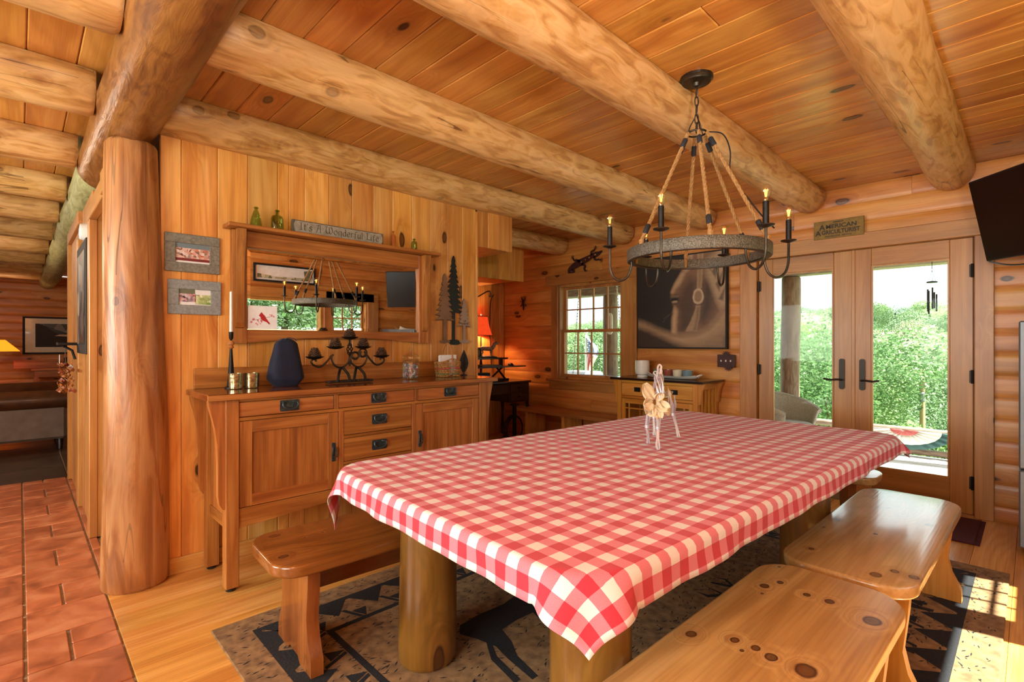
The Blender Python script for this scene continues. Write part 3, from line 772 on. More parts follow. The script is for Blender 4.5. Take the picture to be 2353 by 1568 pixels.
# ---------------------------------------------------------------- windows and doors
def sash_window(name, axis, face, out, a0, a1, z0, z1, label, lites=(4, 2), casing=True, cw=0.10):
    """double hung window; face = wall face, out = +1 if outdoors lies to larger coordinate"""
    def bx(m, u0, u1, n0, n1, za, zb, b=0.002):
        n0, n1 = face + out * n0, face + out * n1
        if axis == 'Y': m.box(n0, n1, u0, u1, za, zb, b)
        else: m.box(u0, u1, n0, n1, za, zb, b)
        return m
    w = struct(bx(bx(bx(bx(MB(), a0, a0 + .03, 0, .15, z0, z1), a1 - .03, a1, 0, .15, z0, z1), a0 + .03, a1 - .03, 0, .15, z1 - .03, z1), a0 + .03, a1 - .03, 0, .15, z0, z0 + .03).build(name, 'trim_Z'), label)
    tz, ty = 'trim_Z', ('trim_Y' if axis == 'Y' else 'trim_X')
    if casing:
        c = cw
        bx(MB(), a0 - c - .1, a0 + .008, -.028, 0, z0 - .0, z1, .004).build('side_casing', tz, w)
        bx(MB(), a1 - .008, a1 + c, -.028, 0, z0 - .0, z1, .004).build('side_casing', tz, w)
        bx(MB(), a0 - c - .1, a1 + c + .1, -.03, 0, z1, z1 + .13, .004).build('head_casing', ty, w)
        bx(MB(), a0 - c - .1, a1 + c + .08, -.045, 0.0, z0 - .03, z0, .004).build('sill', ty, w)
        bx(MB(), a0 - c - .06, a1 + c + .04, -.024, 0, z0 - .13, z0 - .03, .004).build('apron', ty, w)
    zm = (z0 + z1) / 2 + .01
    for nm, n0, n1, za, zb in (('upper_sash', .085, .12, zm - .018, z1 - .03), ('lower_sash', .045, .08, z0 + .03, zm + .018)):
        st = .034; u0, u1 = a0 + .03, a1 - .03
        m = MB(); bx(m, u0, u0 + st, n0, n1, za, zb); bx(m, u1 - st, u1, n0, n1, za, zb); bx(m, u0 + st, u1 - st, n0, n1, za, za + st); bx(m, u0 + st, u1 - st, n0, n1, zb - st, zb)
        s = m.build(nm, tz, w)
        ia, ib, ja, jb = u0 + st, u1 - st, za + st, zb - st
        bw = .008
        for i in range(1, lites[0]):
            u = ia + (ib - ia) * i / lites[0]; bx(MB(), u - bw, u + bw, n0 + .006, n1 - .004, ja, jb).build('muntin', tz, s)
        for j in range(1, lites[1]):
            z = ja + (jb - ja) * j / lites[1]; bx(MB(), ia, ib, n0 + .008, n1 - .006, z - bw, z + bw).build('muntin', ty, s)
        nc = (n0 + n1) / 2
        for i in range(lites[0]):
            for j in range(lites[1]):
                ua = ia + (ib - ia) * i / lites[0]; ub = ia + (ib - ia) * (i + 1) / lites[0]
                za_ = ja + (jb - ja) * j / lites[1]; zb_ = ja + (jb - ja) * (j + 1) / lites[1]
                bx(MB(), ua + .002, ub - .002, nc - .0015, nc + .0015, za_ + .002, zb_ - .002, 0).build('pane', 'pane_glass', s)
    return w
sash_window('window_1', 'Y', BK, 1, WY0, WY1, WZ0, WZ1, 'double hung window with small panes looking onto the porch')
sash_window('window_2', 'X', RT, -1, 3.42, 4.02, 0.95, 1.93, 'double hung window on the right hand wall', (3, 2), cw=0.0)
w3 = struct(MB().box(1.15, 1.2, RT - .15, RT, .95, 1.93).box(3.25, 3.30, RT - .15, RT, .95, 1.93).box(1.2, 3.25, RT - .15, RT, 1.88, 1.93).box(1.2, 3.25, RT - .15, RT, .95, 1.0).build('window_3', 'trim_X'), 'wide picture window on the right hand wall')
B('pane', 'pane_glass', w3, 1.2, 3.25, RT - .09, RT - .087, 1.0, 1.88)
struct(B('trim_20', 'trim_X', None, 1.0, 4.2, RT, RT + .03, 1.93, 2.06, .004), 'head casing over the right hand windows')
struct(B('trim_21', 'trim_Z', None, 3.29, 3.43, RT, RT + .03, .95, 1.93, .004), 'post casing between the right hand windows')
struct(B('trim_22', 'trim_Z', None, 4.01, 4.2, RT, RT + .03, .95, 1.93, .004), 'side casing of the right hand sash window')
struct(B('trim_23', 'trim_X', None, 1.0, 4.2, RT, RT + .06, .90, .95, .004), 'long sill under the right hand windows')

# french doors
struct(B('trim_10', 'trim_Z', None, BK - .03, BK, 1.82, 1.975, 0, 2.06, .004), 'left casing of the french doors')
struct(B('trim_11', 'trim_Z', None, BK - .03, BK, 0.195, 0.30, 0, 2.06, .004), 'right casing of the french doors')
struct(B('trim_12', 'trim_Y', None, BK - .034, BK, 0.16, 1.99, 2.06, 2.19, .004), 'head casing of the french doors')
struct(B('trim_13', 'door_Y', None, BK, BK + .16, 0.302, 1.818, -0.03, 0.012, .003), 'door sill under the french doors')
struct(MB().box(BK + .054, BK + .159, .301, .33, .013, 2.059).box(BK + .054, BK + .159, 1.79, 1.819, .013, 2.059).box(BK + .054, BK + .159, .33, 1.79, 2.03, 2.059).build('trim_14', 'door_Z'), 'jamb around the french doors')
def french_leaf(name, ya, yb, hinge_hi, label):
    x0, x1 = BK + .006, BK + .052; z0, z1 = .014, 2.056
    gl = (1.197, 1.688) if hinge_hi else (.44, .928); gz0, gz1 = .262, 1.915
    d = struct(MB().box(x0, x1, ya, gl[0], z0, z1, .004).box(x0, x1, gl[1], yb, z0, z1, .004).build(name, 'door_Z'), label)
    B('top_rail', 'door_Y', d, x0, x1, gl[0], gl[1], gz1, z1, .003); B('bottom_rail', 'door_Y', d, x0, x1, gl[0], gl[1], z0, gz0, .003)
    B('pane', 'pane_glass', d, x0 + .02, x0 + .024, gl[0] + .001, gl[1] - .001, gz0 + .001, gz1 - .001)
    m = MB(); t = .012
    m.box(x0 - .004, x0 + .006, gl[0], gl[0] + t, gz0, gz1).box(x0 - .004, x0 + .006, gl[1] - t, gl[1], gz0, gz1).box(x0 - .004, x0 + .006, gl[0] + t, gl[1] - t, gz0, gz0 + t).box(x0 - .004, x0 + .006, gl[0] + t, gl[1] - t, gz1 - t, gz1)
    m.build('glazing_bead', 'door_Z', d)
    hy = 1.135 if hinge_hi else .99; s = 1 if hinge_hi else -1
    h = MB().prism(rrect(hy - .021, hy + .021, .885, 1.145, .018, 4), 'X', x0 - .012, x0).build('handle_plate', 'hinge_metal', d)
    MB().tube(spline([(x0 - .012, hy, .965), (x0 - .05, hy, .968), (x0 - .058, hy + s * .03, .97), (x0 - .055, hy + s * .08, .964), (x0 - .05, hy + s * .125, .972)], 5), .008, 8).build('lever', 'bronze', h, True)
    for z in ((1.81, 1.03, .25)):
        yy = yb - .004 if hinge_hi else ya + .004
        hh = MB().tube([(x0 - .014, yy, z - .05), (x0 - .014, yy, z + .05)], .009, 8).box(x0 - .01, x0, yy - .018, yy + .018, z - .045, z + .045).build('hinge', 'hinge_metal', d)
    return d
french_leaf('door_1', 1.062, 1.812, True, 'left french door leaf with a full glass pane')
french_leaf('door_2', 0.308, 1.046, False, 'right french door leaf with a full glass pane')
B('astragal', 'door_Z', bpy.data.objects['door_2'], BK + .0, BK + .04, 1.04, 1.068, .014, 2.056, .003)

# ---------------------------------------------------------------- dining table and cloth
TC = Vector((2.19, 1.25, 0)); TR = R(-3.0); TL, TW, TH = 2.66, 1.385, 0.775
tb = thing('dining_table', 'long heavy dining table on thick log legs under a gingham cloth', 'table', TC, TR)
RC = 0.165
slab(rrect(-TL / 2 + .012, TL / 2 - .012, -TW / 2 + .012, TW / 2 - .012, RC - .012, 8), TH - .07, TH - .004, .015, 'table_top', 'table_leg', tb)
B('apron', 'table_leg', tb, -0.95, .65, -.42, -.38, TH - .17, TH - .071); B('apron', 'table_leg', tb, -0.95, .65, .38, .42, TH - .17, TH - .071)
for i, (lx, ly) in enumerate(((-1.03, .405), (-1.03, -.445), (.72, -.395), (.72, .41))):
    o = log_mesh((lx, ly, 0.012), (lx, ly, TH - .072), .118, .112, 60 + i, n=20, wob=.03).build('leg', 'table_leg', tb); fixnormals(o)
# cloth
def make_cloth():
    OH = .08; m = MB(); m.smooth = 'all'
    hx, hy = TL / 2, TW / 2; r = .014; Rr = RC
    NX, NY = 230, 130
    def pos(i, j):
        s = (i * 2 - 1) * (hx + OH); t = (j * 2 - 1) * (hy + OH)
        cx = max(-(hx - Rr), min(hx - Rr, s)); cy = max(-(hy - Rr), min(hy - Rr, t))
        dx, dy = s - cx, t - cy; d = math.hypot(dx, dy)
        nz = noise.noise(Vector((s * 3.1, t * 3.1, 1))) * .0022 + noise.noise(Vector((s * 9, t * 9, 4))) * .0012
        if abs(s - .05) < .9:
            nz += .004 * math.exp(-((t - .22 - .06 * noise.noise(Vector((s * 2, 3, 1)))) / .012) ** 2) * max(0, noise.noise(Vector((s * 5, 1, 1))) + .3)
            nz += .003 * math.exp(-((s + .22 - .05 * noise.noise(Vector((t * 2, 9, 1)))) / .014) ** 2)
        z = TH + abs(nz)
        over = d - (Rr - r)
        if over <= 0: return (s, t, z)
        ux, uy = dx / d, dy / d
        arcl = r * math.pi / 2
        # hanging part, with soft folds
        al = math.atan2(uy, ux); corner = 1.0 if (abs(s) > hx - Rr and abs(t) > hy - Rr) else 0.0
        if over < arcl:
            a = over / r; rad = Rr - r + r * math.sin(a); zz = TH - r * (1 - math.cos(a))
        else:
            dd = over - arcl; rad = Rr; zz = TH - r - dd
            u = (s + t * 1.3)
            wave = noise.noise(Vector((s * 7, t * 7, 11))) * .012 * min(1, dd / .06)
            rad += wave + .06 * dd + .004
            if corner:
                c45 = abs(math.sin(2 * al))
                rad += dd * (.10 + .40 * c45) - .012 * math.cos(al * 8) * min(1, dd / .08)
                zz += dd * .34 * c45
                if s < 0 and t > 0:
                    rad -= dd * .30 * c45; zz -= dd * .75 * c45 ** 3
        return (cx + ux * rad, cy + uy * rad, zz + (z - TH) * max(0, 1 - over / .05))
    def uv(i, j): return ((i * 2 - 1) * (hx + OH), (j * 2 - 1) * (hy + OH))
    m.grid(pos, NX, NY, uv)
    return m
cl = make_cloth().build('tablecloth', 'gingham', None, 'all', loc=tuple(TC), rot=(0, 0, TR))
sm = cl.modifiers.new('thickness', 'SOLIDIFY'); sm.thickness = .0015; sm.offset = 1
tag(cl, 'red and white gingham tablecloth draped over the long dining table', 'tablecloth')

# ---------------------------------------------------------------- benches
def bench(name, label, loc, rotz, L, Wd, Ht, mats, leg_in=.22, legw=.30, group=None, corner=.11):
    t = thing(name, label, 'bench', loc, rotz, group)
    slab(rrect(-L / 2, L / 2, -Wd / 2, Wd / 2, corner, 8), Ht - .048, Ht, .012, 'seat', mats[0], t)
    hw = legw / 2
    def side(s):
        p = [(s * hw, Ht - .049), (s * (hw - .005), Ht - .12), (s * (hw - .02), .20), (s * (hw - .005), .13)]
        p += [(s * (hw + .016), .085), (s * (hw + .03), .06), (s * (hw + .032), .0)]
        return p
    prof = side(1) + [(.07, .0), (.05, .022), (-.05, .022), (-.07, 0)] + side(-1)[::-1]
    for s in (-1, 1):
        x = s * (L / 2 - leg_in)
        MB().prism(prof, 'X', x - .024, x + .024).build('leg', mats[1], t, True)
    B('stretcher', mats[0], t, -L / 2 + leg_in + .024, L / 2 - leg_in - .024, -.018, .018, Ht - .20, Ht - .049, .004)
    return t
bench('pine_bench', 'pale knotty pine bench in front of the scuffed glossy bench', (1.17, .50, .012), R(-1.5), 1.68, .43, .463, ('bench_pine', 'bench_pine_Z'), leg_in=.15, legw=.37, corner=.12)
bench('pine_bench', 'scuffed glossy bench beyond the pale knotty one, towards the doors', (2.76, .47, .012), R(-1.0), 1.38, .425, .455, ('bench_worn', 'bench_pine_Z'), leg_in=.14, legw=.37, corner=.12)
bench('stained_bench', 'reddish-brown stained bench between the table and the sideboard', (1.60, 2.05, .012), R(-3), 1.86, .44, .448, ('bench_red', 'bench_red_Z'), leg_in=.15, legw=.33)
bench('end_bench', 'small worn bench at the far end of the table before the doors', (3.86, 1.16, .0105), R(90), .98, .34, .44, ('bench_worn', 'bench_red_Z'), leg_in=.17, legw=.22, corner=.10)

# ---------------------------------------------------------------- rug
rg = thing('area_rug', 'brown lodge rug with black animal figures and zigzag border under the table', 'rug', (2.255, 1.31, 0))
RL, RW_ = 1.65, 1.22
B('pile', 'rug_base', rg, -RL, RL, -RW_, RW_, .0005, .010, .003)
def flat(polys, name, mat, parent, z):
    m = MB()
    for ip, p in enumerate(polys):
        zi = z + (ip % 9) * .00003
        ar = sum(a[0] * b[1] - b[0] * a[1] for a, b in zip(p, p[1:] + p[:1]))
        if ar < 0: p = p[::-1]
        n = len(p); m.add([(q[0], q[1], zi) for q in p], [tuple(range(n))])
    return m.build(name, mat, parent)
bord = []
i0, i1 = .13, .36
def frame_strip(d, w):
    a, b = RL - d, RW_ - d
    return [[(-a, -b), (a, -b), (a, -b + w), (-a, -b + w)], [(-a, b - w), (a, b - w), (a, b), (-a, b)], [(-a, -b + w), (-a + w, -b + w), (-a + w, b - w), (-a, b - w)], [(a - w, -b + w), (a, -b + w), (a, b - w), (a - w, b - w)]]
bord += frame_strip(i0, .03) + frame_strip(i1, .028)
def tri_band(p0, p1, inward, n):
    out = []; p0, p1 = Vector(p0), Vector(p1); q = Vector(inward); d = (p1 - p0) / n
    for k in range(n):
        a = p0 + d * k
        out.append([tuple(a + d * .05), tuple(a + d * .95), tuple(a + d * .5 + q * .62)])
        b = a + q
        out.append([tuple(b + d * .0 - q * .0), tuple(b + d * .18 - q * .38), tuple(b + d * -.18 - q * .38)])
        out.append([tuple(a + d * .62 + q * .45), tuple(a + d * .72 + q * .45), tuple(a + d * .95 + q * .98), tuple(a + d * .85 + q * .98)])
    return out
th = i1 - i0 - .03
e0 = i0 + .03
bord += tri_band((-RL + e0, -RW_ + e0), (-RL + e0, RW_ - e0), (th, 0), 11) + tri_band((RL - e0, -RW_ + e0), (RL - e0, RW_ - e0), (-th, 0), 11)
bord += tri_band((-RL + e0, -RW_ + e0), (RL - e0, -RW_ + e0), (0, th), 15) + tri_band((-RL + e0, RW_ - e0), (RL - e0, RW_ - e0), (0, -th), 15)
tag(flat(bord, 'border_pattern', 'rug_black', rg, .0106), 'black zigzag border')
def deer(cx, cy, s, flip, ang):
    body = [(-.50, .10), (-.42, .20), (-.2, .22), (.1, .20), (.3, .24), (.38, .42), (.44, .60), (.50, .66), (.62, .60), (.74, .52), (.76, .46), (.68, .44), (.60, .46), (.56, .34), (.50, .10), (.44, -.02), (.40, -.12), (.46, -.40), (.52, -.70), (.46, -.70), (.38, -.42), (.28, -.10), (.0, -.08), (-.2, -.10), (-.26, -.28), (-.36, -.44), (-.42, -.72), (-.48, -.72), (-.44, -.42), (-.40, -.24), (-.44, -.06)]
    leg2 = [(.20, -.05), (.26, -.05), (.16, -.40), (.06, -.62), (.0, -.62), (.10, -.38)]
    leg3 = [(-.30, -.02), (-.36, -.05), (-.54, -.34), (-.60, -.66), (-.54, -.66), (-.48, -.34)]
    ant = [[(.50, .64), (.46, .80), (.52, 1.0), (.48, 1.0), (.40, .80), (.45, .63)], [(.46, .78), (.34, .92), (.36, 1.04), (.31, .92), (.44, .74)], [(.53, .64), (.64, .80), (.62, 1.02), (.68, .80), (.58, .63)], [(.63, .80), (.78, .90), (.80, 1.02), (.83, .88), (.64, .75)]]
    out = []
    ca, sa = math.cos(ang), math.sin(ang)
    for p in [body, leg2, leg3] + ant:
        q = []
        for x, y in p:
            x *= s * (-1 if flip else 1); y *= s
            q.append((cx + x * ca - y * sa, cy + x * sa + y * ca))
        out.append(q)
    return out
def tri_fill(polys, name, mat, parent, z):
    o = flat(polys, name, mat, parent, z)
    bm = bmesh.new(); bm.from_mesh(o.data); bmesh.ops.triangulate(bm, faces=bm.faces, ngon_method='EAR_CLIP'); bm.to_mesh(o.data); bm.free(); return o
tri_fill(deer(-.62, .38, .52, False, R(0)), 'animal_figure', 'rug_black', rg, .0107)
tri_fill(deer(.62, -.62, .50, True, R(0)), 'animal_figure', 'rug_black', rg, .0107)
random.seed(3)
fleck = []
for _ in range(4200):
    x, y_ = random.uniform(-RL + .02, RL - .02), random.uniform(-RW_ + .02, RW_ - .02)
    a = random.choice((.5, -.6, .1)) + random.uniform(-.2, .2); l = random.uniform(.005, .02); w = random.uniform(.002, .004)
    c_, s_ = math.cos(a), math.sin(a)
    fleck.append([(x - c_ * l, y_ - s_ * l), (x + s_ * w, y_ - c_ * w), (x + c_ * l, y_ + s_ * l), (x - s_ * w, y_ + c_ * w)])
tag(flat(fleck, 'flecks', 'rug_black', rg, .0104), 'dark flecks woven into the brown pile', kind='stuff')
mr = thing('door_mat', 'small dark maroon mat on the planks before the doors', 'mat', (4.62, .62, 0))
B('pile', 'rug_maroon', mr, -.3, .3, -.36, .36, .0005, .012, .003)
for s in (-1, 1):
    m = MB()
    for k in range(30): m.box(-.3 + k * .0205, -.29 + k * .0205, s * .361, s * .385, .001, .006)
    m.build('fringe', 'rug_maroon', mr)
# ---------------------------------------------------------------- sideboard
sb = thing('sideboard', 'long oak mission sideboard with drawers, two doors and dark pulls', 'sideboard', (1.632, 3.075, 0))
ox, oy = 1.632, 3.075
def sbB(name, mat, x0, x1, y0, y1, z0, z1, b=.003, parent=None):
    return B(name, mat, parent or sb, x0 - ox, x1 - ox, y0 - oy, y1 - oy, z0, z1, b)
FY, BY = 2.862, 3.29
ST = 1.02
sbB('top', 'oak_top', .665, 2.60, 2.835, 3.295, ST - .032, ST, .004)
sbB('top_edge', 'oak_X', .664, 2.601, 2.832, 2.837, ST - .031, ST - .003, .001)
sbB('back_board', 'oak_X', .70, 2.565, 3.275, 3.294, ST, ST + .115, .003)
for lx in (.752, 2.449):
    for ly in (FY, BY - .063):
        l = sbB('leg', 'oak_Z', lx, lx + .063, ly, ly + .063, .018, ST - .033, .003)
        MB().lathe([(.024, 0), (.026, .012), (.02, .018)], (lx + .0315 - ox, ly + .0315 - oy, 0), 14).build('glide', 'black_plastic', l, True)
def corbel(sx, x, ya, yb):
    # curved bracket: widest under the top, sweeping in and running down the leg
    p = [(0, ST - .033), (sx * .075, ST - .033), (sx * .073, ST - .06), (sx * .058, ST - .12), (sx * .045, ST - .18), (sx * .036, ST - .26), (sx * .032, ST - .36), (sx * .032, .50), (sx * .026, .455), (sx * .012, .43), (0, .425)]
    MB().prismXZ([(x + a - ox, z) for a, z in p], ya - oy, yb - oy).build('corbel', 'oak_Z', sb, True)
for ya in (FY + .012, BY - .051):
    corbel(-1, .752, ya, ya + .038); corbel(1, 2.512, ya, ya + .038)
# case
sbB('side_panel', 'oak_Z', .772, .79, FY + .063, BY - .063, .36, ST - .033); sbB('side_panel', 'oak_Z', 2.474, 2.492, FY + .063, BY - .063, .36, ST - .033)
sbB('side_rail', 'oak_Y', .765, .795, FY + .063, BY - .063, .31, .37); sbB('side_rail', 'oak_Y', 2.47, 2.50, FY + .063, BY - .063, .31, .37)
sbB('case_back', 'oak_X', .80, 2.47, BY - .02, BY - .01, .36, ST - .033)
sbB('case_floor', 'oak_X', .80, 2.47, FY + .03, BY - .02, .37, .39)
sbB('inner_shadow_board', 'oak_X', .81, 2.455, FY + .030, FY + .045, .40, ST - .035)
n = 12
ap = [(.815, .418)] + [(2.449, .418)] + [(2.449 - (2.449 - .815) * k / n, .315 + .045 * math.sin(math.pi * k / n)) for k in range(n + 1)]
MB().prismXZ([(x - ox, z) for x, z in ap], FY + .008 - oy, FY + .03 - oy).build('apron', 'oak_X', sb)
for z0, z1 in ((ST - .048, ST - .033), (.873, .89)): sbB('rail', 'oak_X', .815, 2.449, FY + .006, FY + .03, z0, z1, .001)
for a, b in ((1.33, 1.354), (1.886, 1.912)): sbB('divider', 'oak_Z', a, b, FY + .006, FY + .03, .89, ST - .048, .001)
for a, b in ((1.357, 1.387), (1.864, 1.892)): sbB('divider', 'oak_Z', a, b, FY + .006, FY + .03, .418, .873, .001)
for z0, z1 in ((.708, .724), (.552, .568)): sbB('rail', 'oak_X', 1.387, 1.864, FY + .006, FY + .03, z0, z1, .001)
def bail_pull(parent, cx, cz, y):
    m = MB().prismXZ([(cx - .052, cz - .026), (cx - .046, cz - .031), (cx + .046, cz - .031), (cx + .052, cz - .026), (cx + .052, cz + .026), (cx + .046, cz + .031), (cx - .046, cz + .031), (cx - .052, cz + .026)], y - .003, y)
    p = m.build('pull_plate', 'hardware', parent)
    pts = [(cx - .02, y - .01, cz + .02)] + [(cx + .041 * math.cos(R(a)), y - .014 - .006 * math.sin(R(a - 180)), cz + .008 + .028 * math.sin(R(a))) for a in range(160, 381, 20)] + [(cx + .02, y - .01, cz + .02)]
    MB().tube(pts, .0052, 8).build('bail', 'hardware', p, True)
    for s in (-1, 1): MB().lathe([(.006, 0), (.007, .004), (.003, .008)], (0, 0, 0), 10).build('post_knob', 'hardware', p, True, loc=(cx + s * .02, y - .003, cz + .02), rot=(R(90), 0, 0))
def drawer(x0, x1, z0, z1):
    d = sbB('drawer', 'oak_X', x0 + .003, x1 - .003, FY + .009, FY + .029, z0 + .003, z1 - .003, .002)
    bail_pull(d, (x0 + x1) / 2 - ox, (z0 + z1) / 2 + .003, FY + .009 - oy)
for x0, x1 in ((.815, 1.33), (1.354, 1.886), (1.912, 2.449)): drawer(x0, x1, .89, ST - .048)
for z0, z1 in ((.724, .873), (.568, .708), (.418, .552)): drawer(1.387, 1.864, z0, z1)
def door(x0, x1, z0, z1, hx):
    x0 += .003; x1 -= .003; z0 += .003; z1 -= .003; s = .062; y0, y1 = FY + .008, FY + .029
    d = sbB('door', 'oak_Z', x0 + s, x1 - s, y0 + .010, y1, z0 + s, z1 - s, .0)
    tag(d, 'quarter-sawn oak panel door')
    for a, b in ((x0, x0 + s), (x1 - s, x1)): sbB('stile', 'oak_Z', a, b, y0, y1, z0, z1, .002, d)
    for a, b in ((z0, z0 + s), (z1 - s, z1)): sbB('door_rail', 'oak_X', x0 + s, x1 - s, y0, y1, a, b, .002, d)
    cx, cz, y = hx - ox, .637, y0 - oy
    p = MB().box(cx - .012, cx + .012, y - .003, y, cz - .055, cz - .032, .001).box(cx - .012, cx + .012, y - .003, y, cz + .032, cz + .055, .001).box(cx - .009, cx + .009, y - .0035, y, cz - .034, cz + .034, .001).build('door_pull', 'hardware', d)
    MB().tube([(cx - .006, y - .012, cz + .03), (cx - .013, y - .014, cz - .005), (cx - .016, y - .013, cz - .026), (cx + .016, y - .013, cz - .026), (cx + .013, y - .014, cz - .005), (cx + .006, y - .012, cz + .03)], .004, 8, closed=True).build('drop_bail', 'hardware', p, True)
door(.815, 1.357, .418, .873, 1.325); door(1.892, 2.449, .418, .873, 1.926)

# ---------------------------------------------------------------- mirror over the sideboard
mi = thing('framed_mirror', 'wide oak framed wall mirror with a display shelf on top', 'mirror', (1.583, W, 1.27))
mx, mz = 1.583, 1.27
def mB(name, mat, x0, x1, d0, d1, z0, z1, b=.002, parent=None): return B(name, mat, parent or mi, x0 - mx, x1 - mx, -d1, -d0, z0 - mz, z1 - mz, b)
mB('backing', 'oak_X', .92, 2.245, .001, .012, 1.30, 1.93)
mB('stile', 'oak_Z', .893, .975, .004, .045, 1.275, 1.948); mB('stile', 'oak_Z', 2.188, 2.272, .004, .045, 1.275, 1.948)
mB('top_rail', 'oak_X', .975, 2.188, .004, .042, 1.848, 1.948)
n = 14
bp = [(.975, 1.358), (2.188, 1.358)] + [(2.188 - 1.213 * k / n, 1.279 + .035 * math.sin(math.pi * k / n)) for k in range(n + 1)]
MB().prismXZ([(x - mx, z - mz) for x, z in bp], -.042, -.004).build('bottom_rail', 'oak_X', mi)
mB('shelf', 'oak_X', .852, 2.335, .0, .13, 1.95, 1.972, .003)
cp = [(.0, 1.948), (.105, 1.948), (.10, 1.90), (.078, 1.80), (.068, 1.70), (.066, 1.45), (.066, 1.40), (.058, 1.372), (.045, 1.365)]
for x0 in (.908, 2.212):
    MB().prism([(-(d) , z - mz) for d, z in cp if d >= .045] + [(-.045, 1.948 - mz)], 'X', x0 - mx, x0 + .045 - mx).build('corbel', 'oak_Z', mi)
# bevelled glass: flat centre with four sloping margins
g0, g1, h0, h1, bv = .975, 2.188, 1.358, 1.848, .022
gm = MB(); ya, yb = -.026, -.0272
A = [(g0, h0), (g1, h0), (g1, h1), (g0, h1)]; C = [(g0 + bv, h0 + bv), (g1 - bv, h0 + bv), (g1 - bv, h1 - bv), (g0 + bv, h1 - bv)]
gm.add([(x - mx, ya, z - mz) for x, z in A] + [(x - mx, yb, z - mz) for x, z in C], [(4, 5, 6, 7)] + [(i, (i + 1) % 4, 4 + (i + 1) % 4, 4 + i) for i in range(4)])
gm.build('mirror_glass', 'mirror', mi)

# card with a red bird, standing in the mirror frame
cd = thing('bird_card', 'white greeting card with a red bird propped in the mirror frame', 'card', (1.06, W - .048, 1.362), R(-6))
B('card', 'paper', cd, -.082, .082, -.004, 0.0, 0, .142, .0005)
def flatXZ(polys, name, mat, parent, y):
    o = MB()
    for p in polys:
        ar = sum(a[0] * b[1] - b[0] * a[1] for a, b in zip(p, p[1:] + p[:1]))
        if ar < 0: p = p[::-1]
        n = len(p); o.add([(q[0], y, q[1]) for q in p], [tuple(range(n))])
    ob = o.build(name, mat, parent)
    bm = bmesh.new(); bm.from_mesh(ob.data); bmesh.ops.triangulate(bm, faces=bm.faces, ngon_method='EAR_CLIP'); bm.to_mesh(ob.data); bm.free(); return ob
flatXZ([[(-.022, .082), (-.012, .098), (-.006, .104), (.0, .094), (.012, .082), (.02, .066), (.034, .045), (.042, .034), (.036, .03), (.02, .044), (.006, .05), (-.008, .056), (-.012, .07), (-.016, .078)]], 'bird_print', 'cardinal', cd, -.0046)
flatXZ([[(-.06, .05), (-.03, .058), (.05, .078), (.064, .084), (.05, .08), (-.03, .06)], [(-.03, .058), (-.02, .036), (-.018, .037), (-.028, .059)]], 'twig_print', 'twig', cd, -.0044)
random.seed(5)
flatXZ([[(px + r_ * math.cos(R(k * 60)), pz + r_ * math.sin(R(k * 60))) for k in range(6)] for px, pz, r_ in [(random.uniform(-.065, -.005), random.uniform(.026, .062), random.uniform(.003, .007)) for _ in range(14)] + [(.05, .086, .006), (.062, .078, .005), (.04, .088, .004)]], 'blossom_print', 'blossom', cd, -.0048)

# ---------------------------------------------------------------- things on the shelf of the mirror
SH = 1.972
def bottle(name, label, x, y, prof, mat, n=16, sx=1, sy=1):
    o = thing(name, label, 'bottle', (x, y, SH + .0006))
    outer = prof; inner = [(max(r - .003, .0012), max(z, .005)) for r, z in prof][::-1]
    MB().lathe(outer + inner, (0, 0, 0), n, sx, sy).build('glass', mat, o, True)
    MB().lathe([(outer[-1][0] - .001, 0), (outer[-1][0] + .0045, .003), (outer[-1][0] + .0045, .007), (outer[-1][0] - .001, .010)], (0, 0, outer[-1][1] - .01), n).build('lip', mat, o, True)
    return o
bottle('glass_bottle', 'green cone-shaped glass bottle on the mirror shelf', 1.013, 3.235, [(.034, 0), (.036, .006), (.030, .045), (.017, .088), (.011, .100), (.011, .118)], 'green_glass', 6)
bottle('glass_bottle', 'round-shouldered green glass bottle with a short neck on the mirror shelf', 1.135, 3.235, [(.036, 0), (.037, .01), (.037, .07), (.030, .084), (.012, .092), (.011, .122)], 'green_glass', 20, 1, .6)
bottle('glass_bottle', 'clear pinkish glass bottle right of the wooden sign', 1.945, 3.24, [(.021, 0), (.022, .008), (.022, .075), (.018, .088), (.009, .095), (.009, .118)], 'pink_glass', 8)
bottle('glass_bottle', 'tiny green vial bottle at the end of the mirror shelf', 2.125, 3.24, [(.022, 0), (.023, .006), (.023, .056), (.017, .068), (.008, .073), (.008, .088)], 'green_glass', 16)
# hand-lettered sign
sg = thing('wooden_sign', 'weathered grey wooden sign reading It\'s A Wonderful Life', 'sign', (1.54, 3.236, SH + .0005))
B('board', 'sign_edge', sg, -.318, .318, -.009, .009, 0, .082, .002)
nn = 26
top = [(-.30 + .60 * k / nn, .076 + .0028 * noise.noise(Vector((k * .9, 1, 3)))) for k in range(nn + 1)]; bot = [(.30 - .60 * k / nn, .006 + .0028 * noise.noise(Vector((k * .8, 5, 3)))) for k in range(nn + 1)]
MB().prismXZ([(-.306, .03), (-.308, .055)] + top + [(.31, .05), (.309, .025)] + bot, -.0098, -.0085).build('painted_face', 'sign_grey', sg)
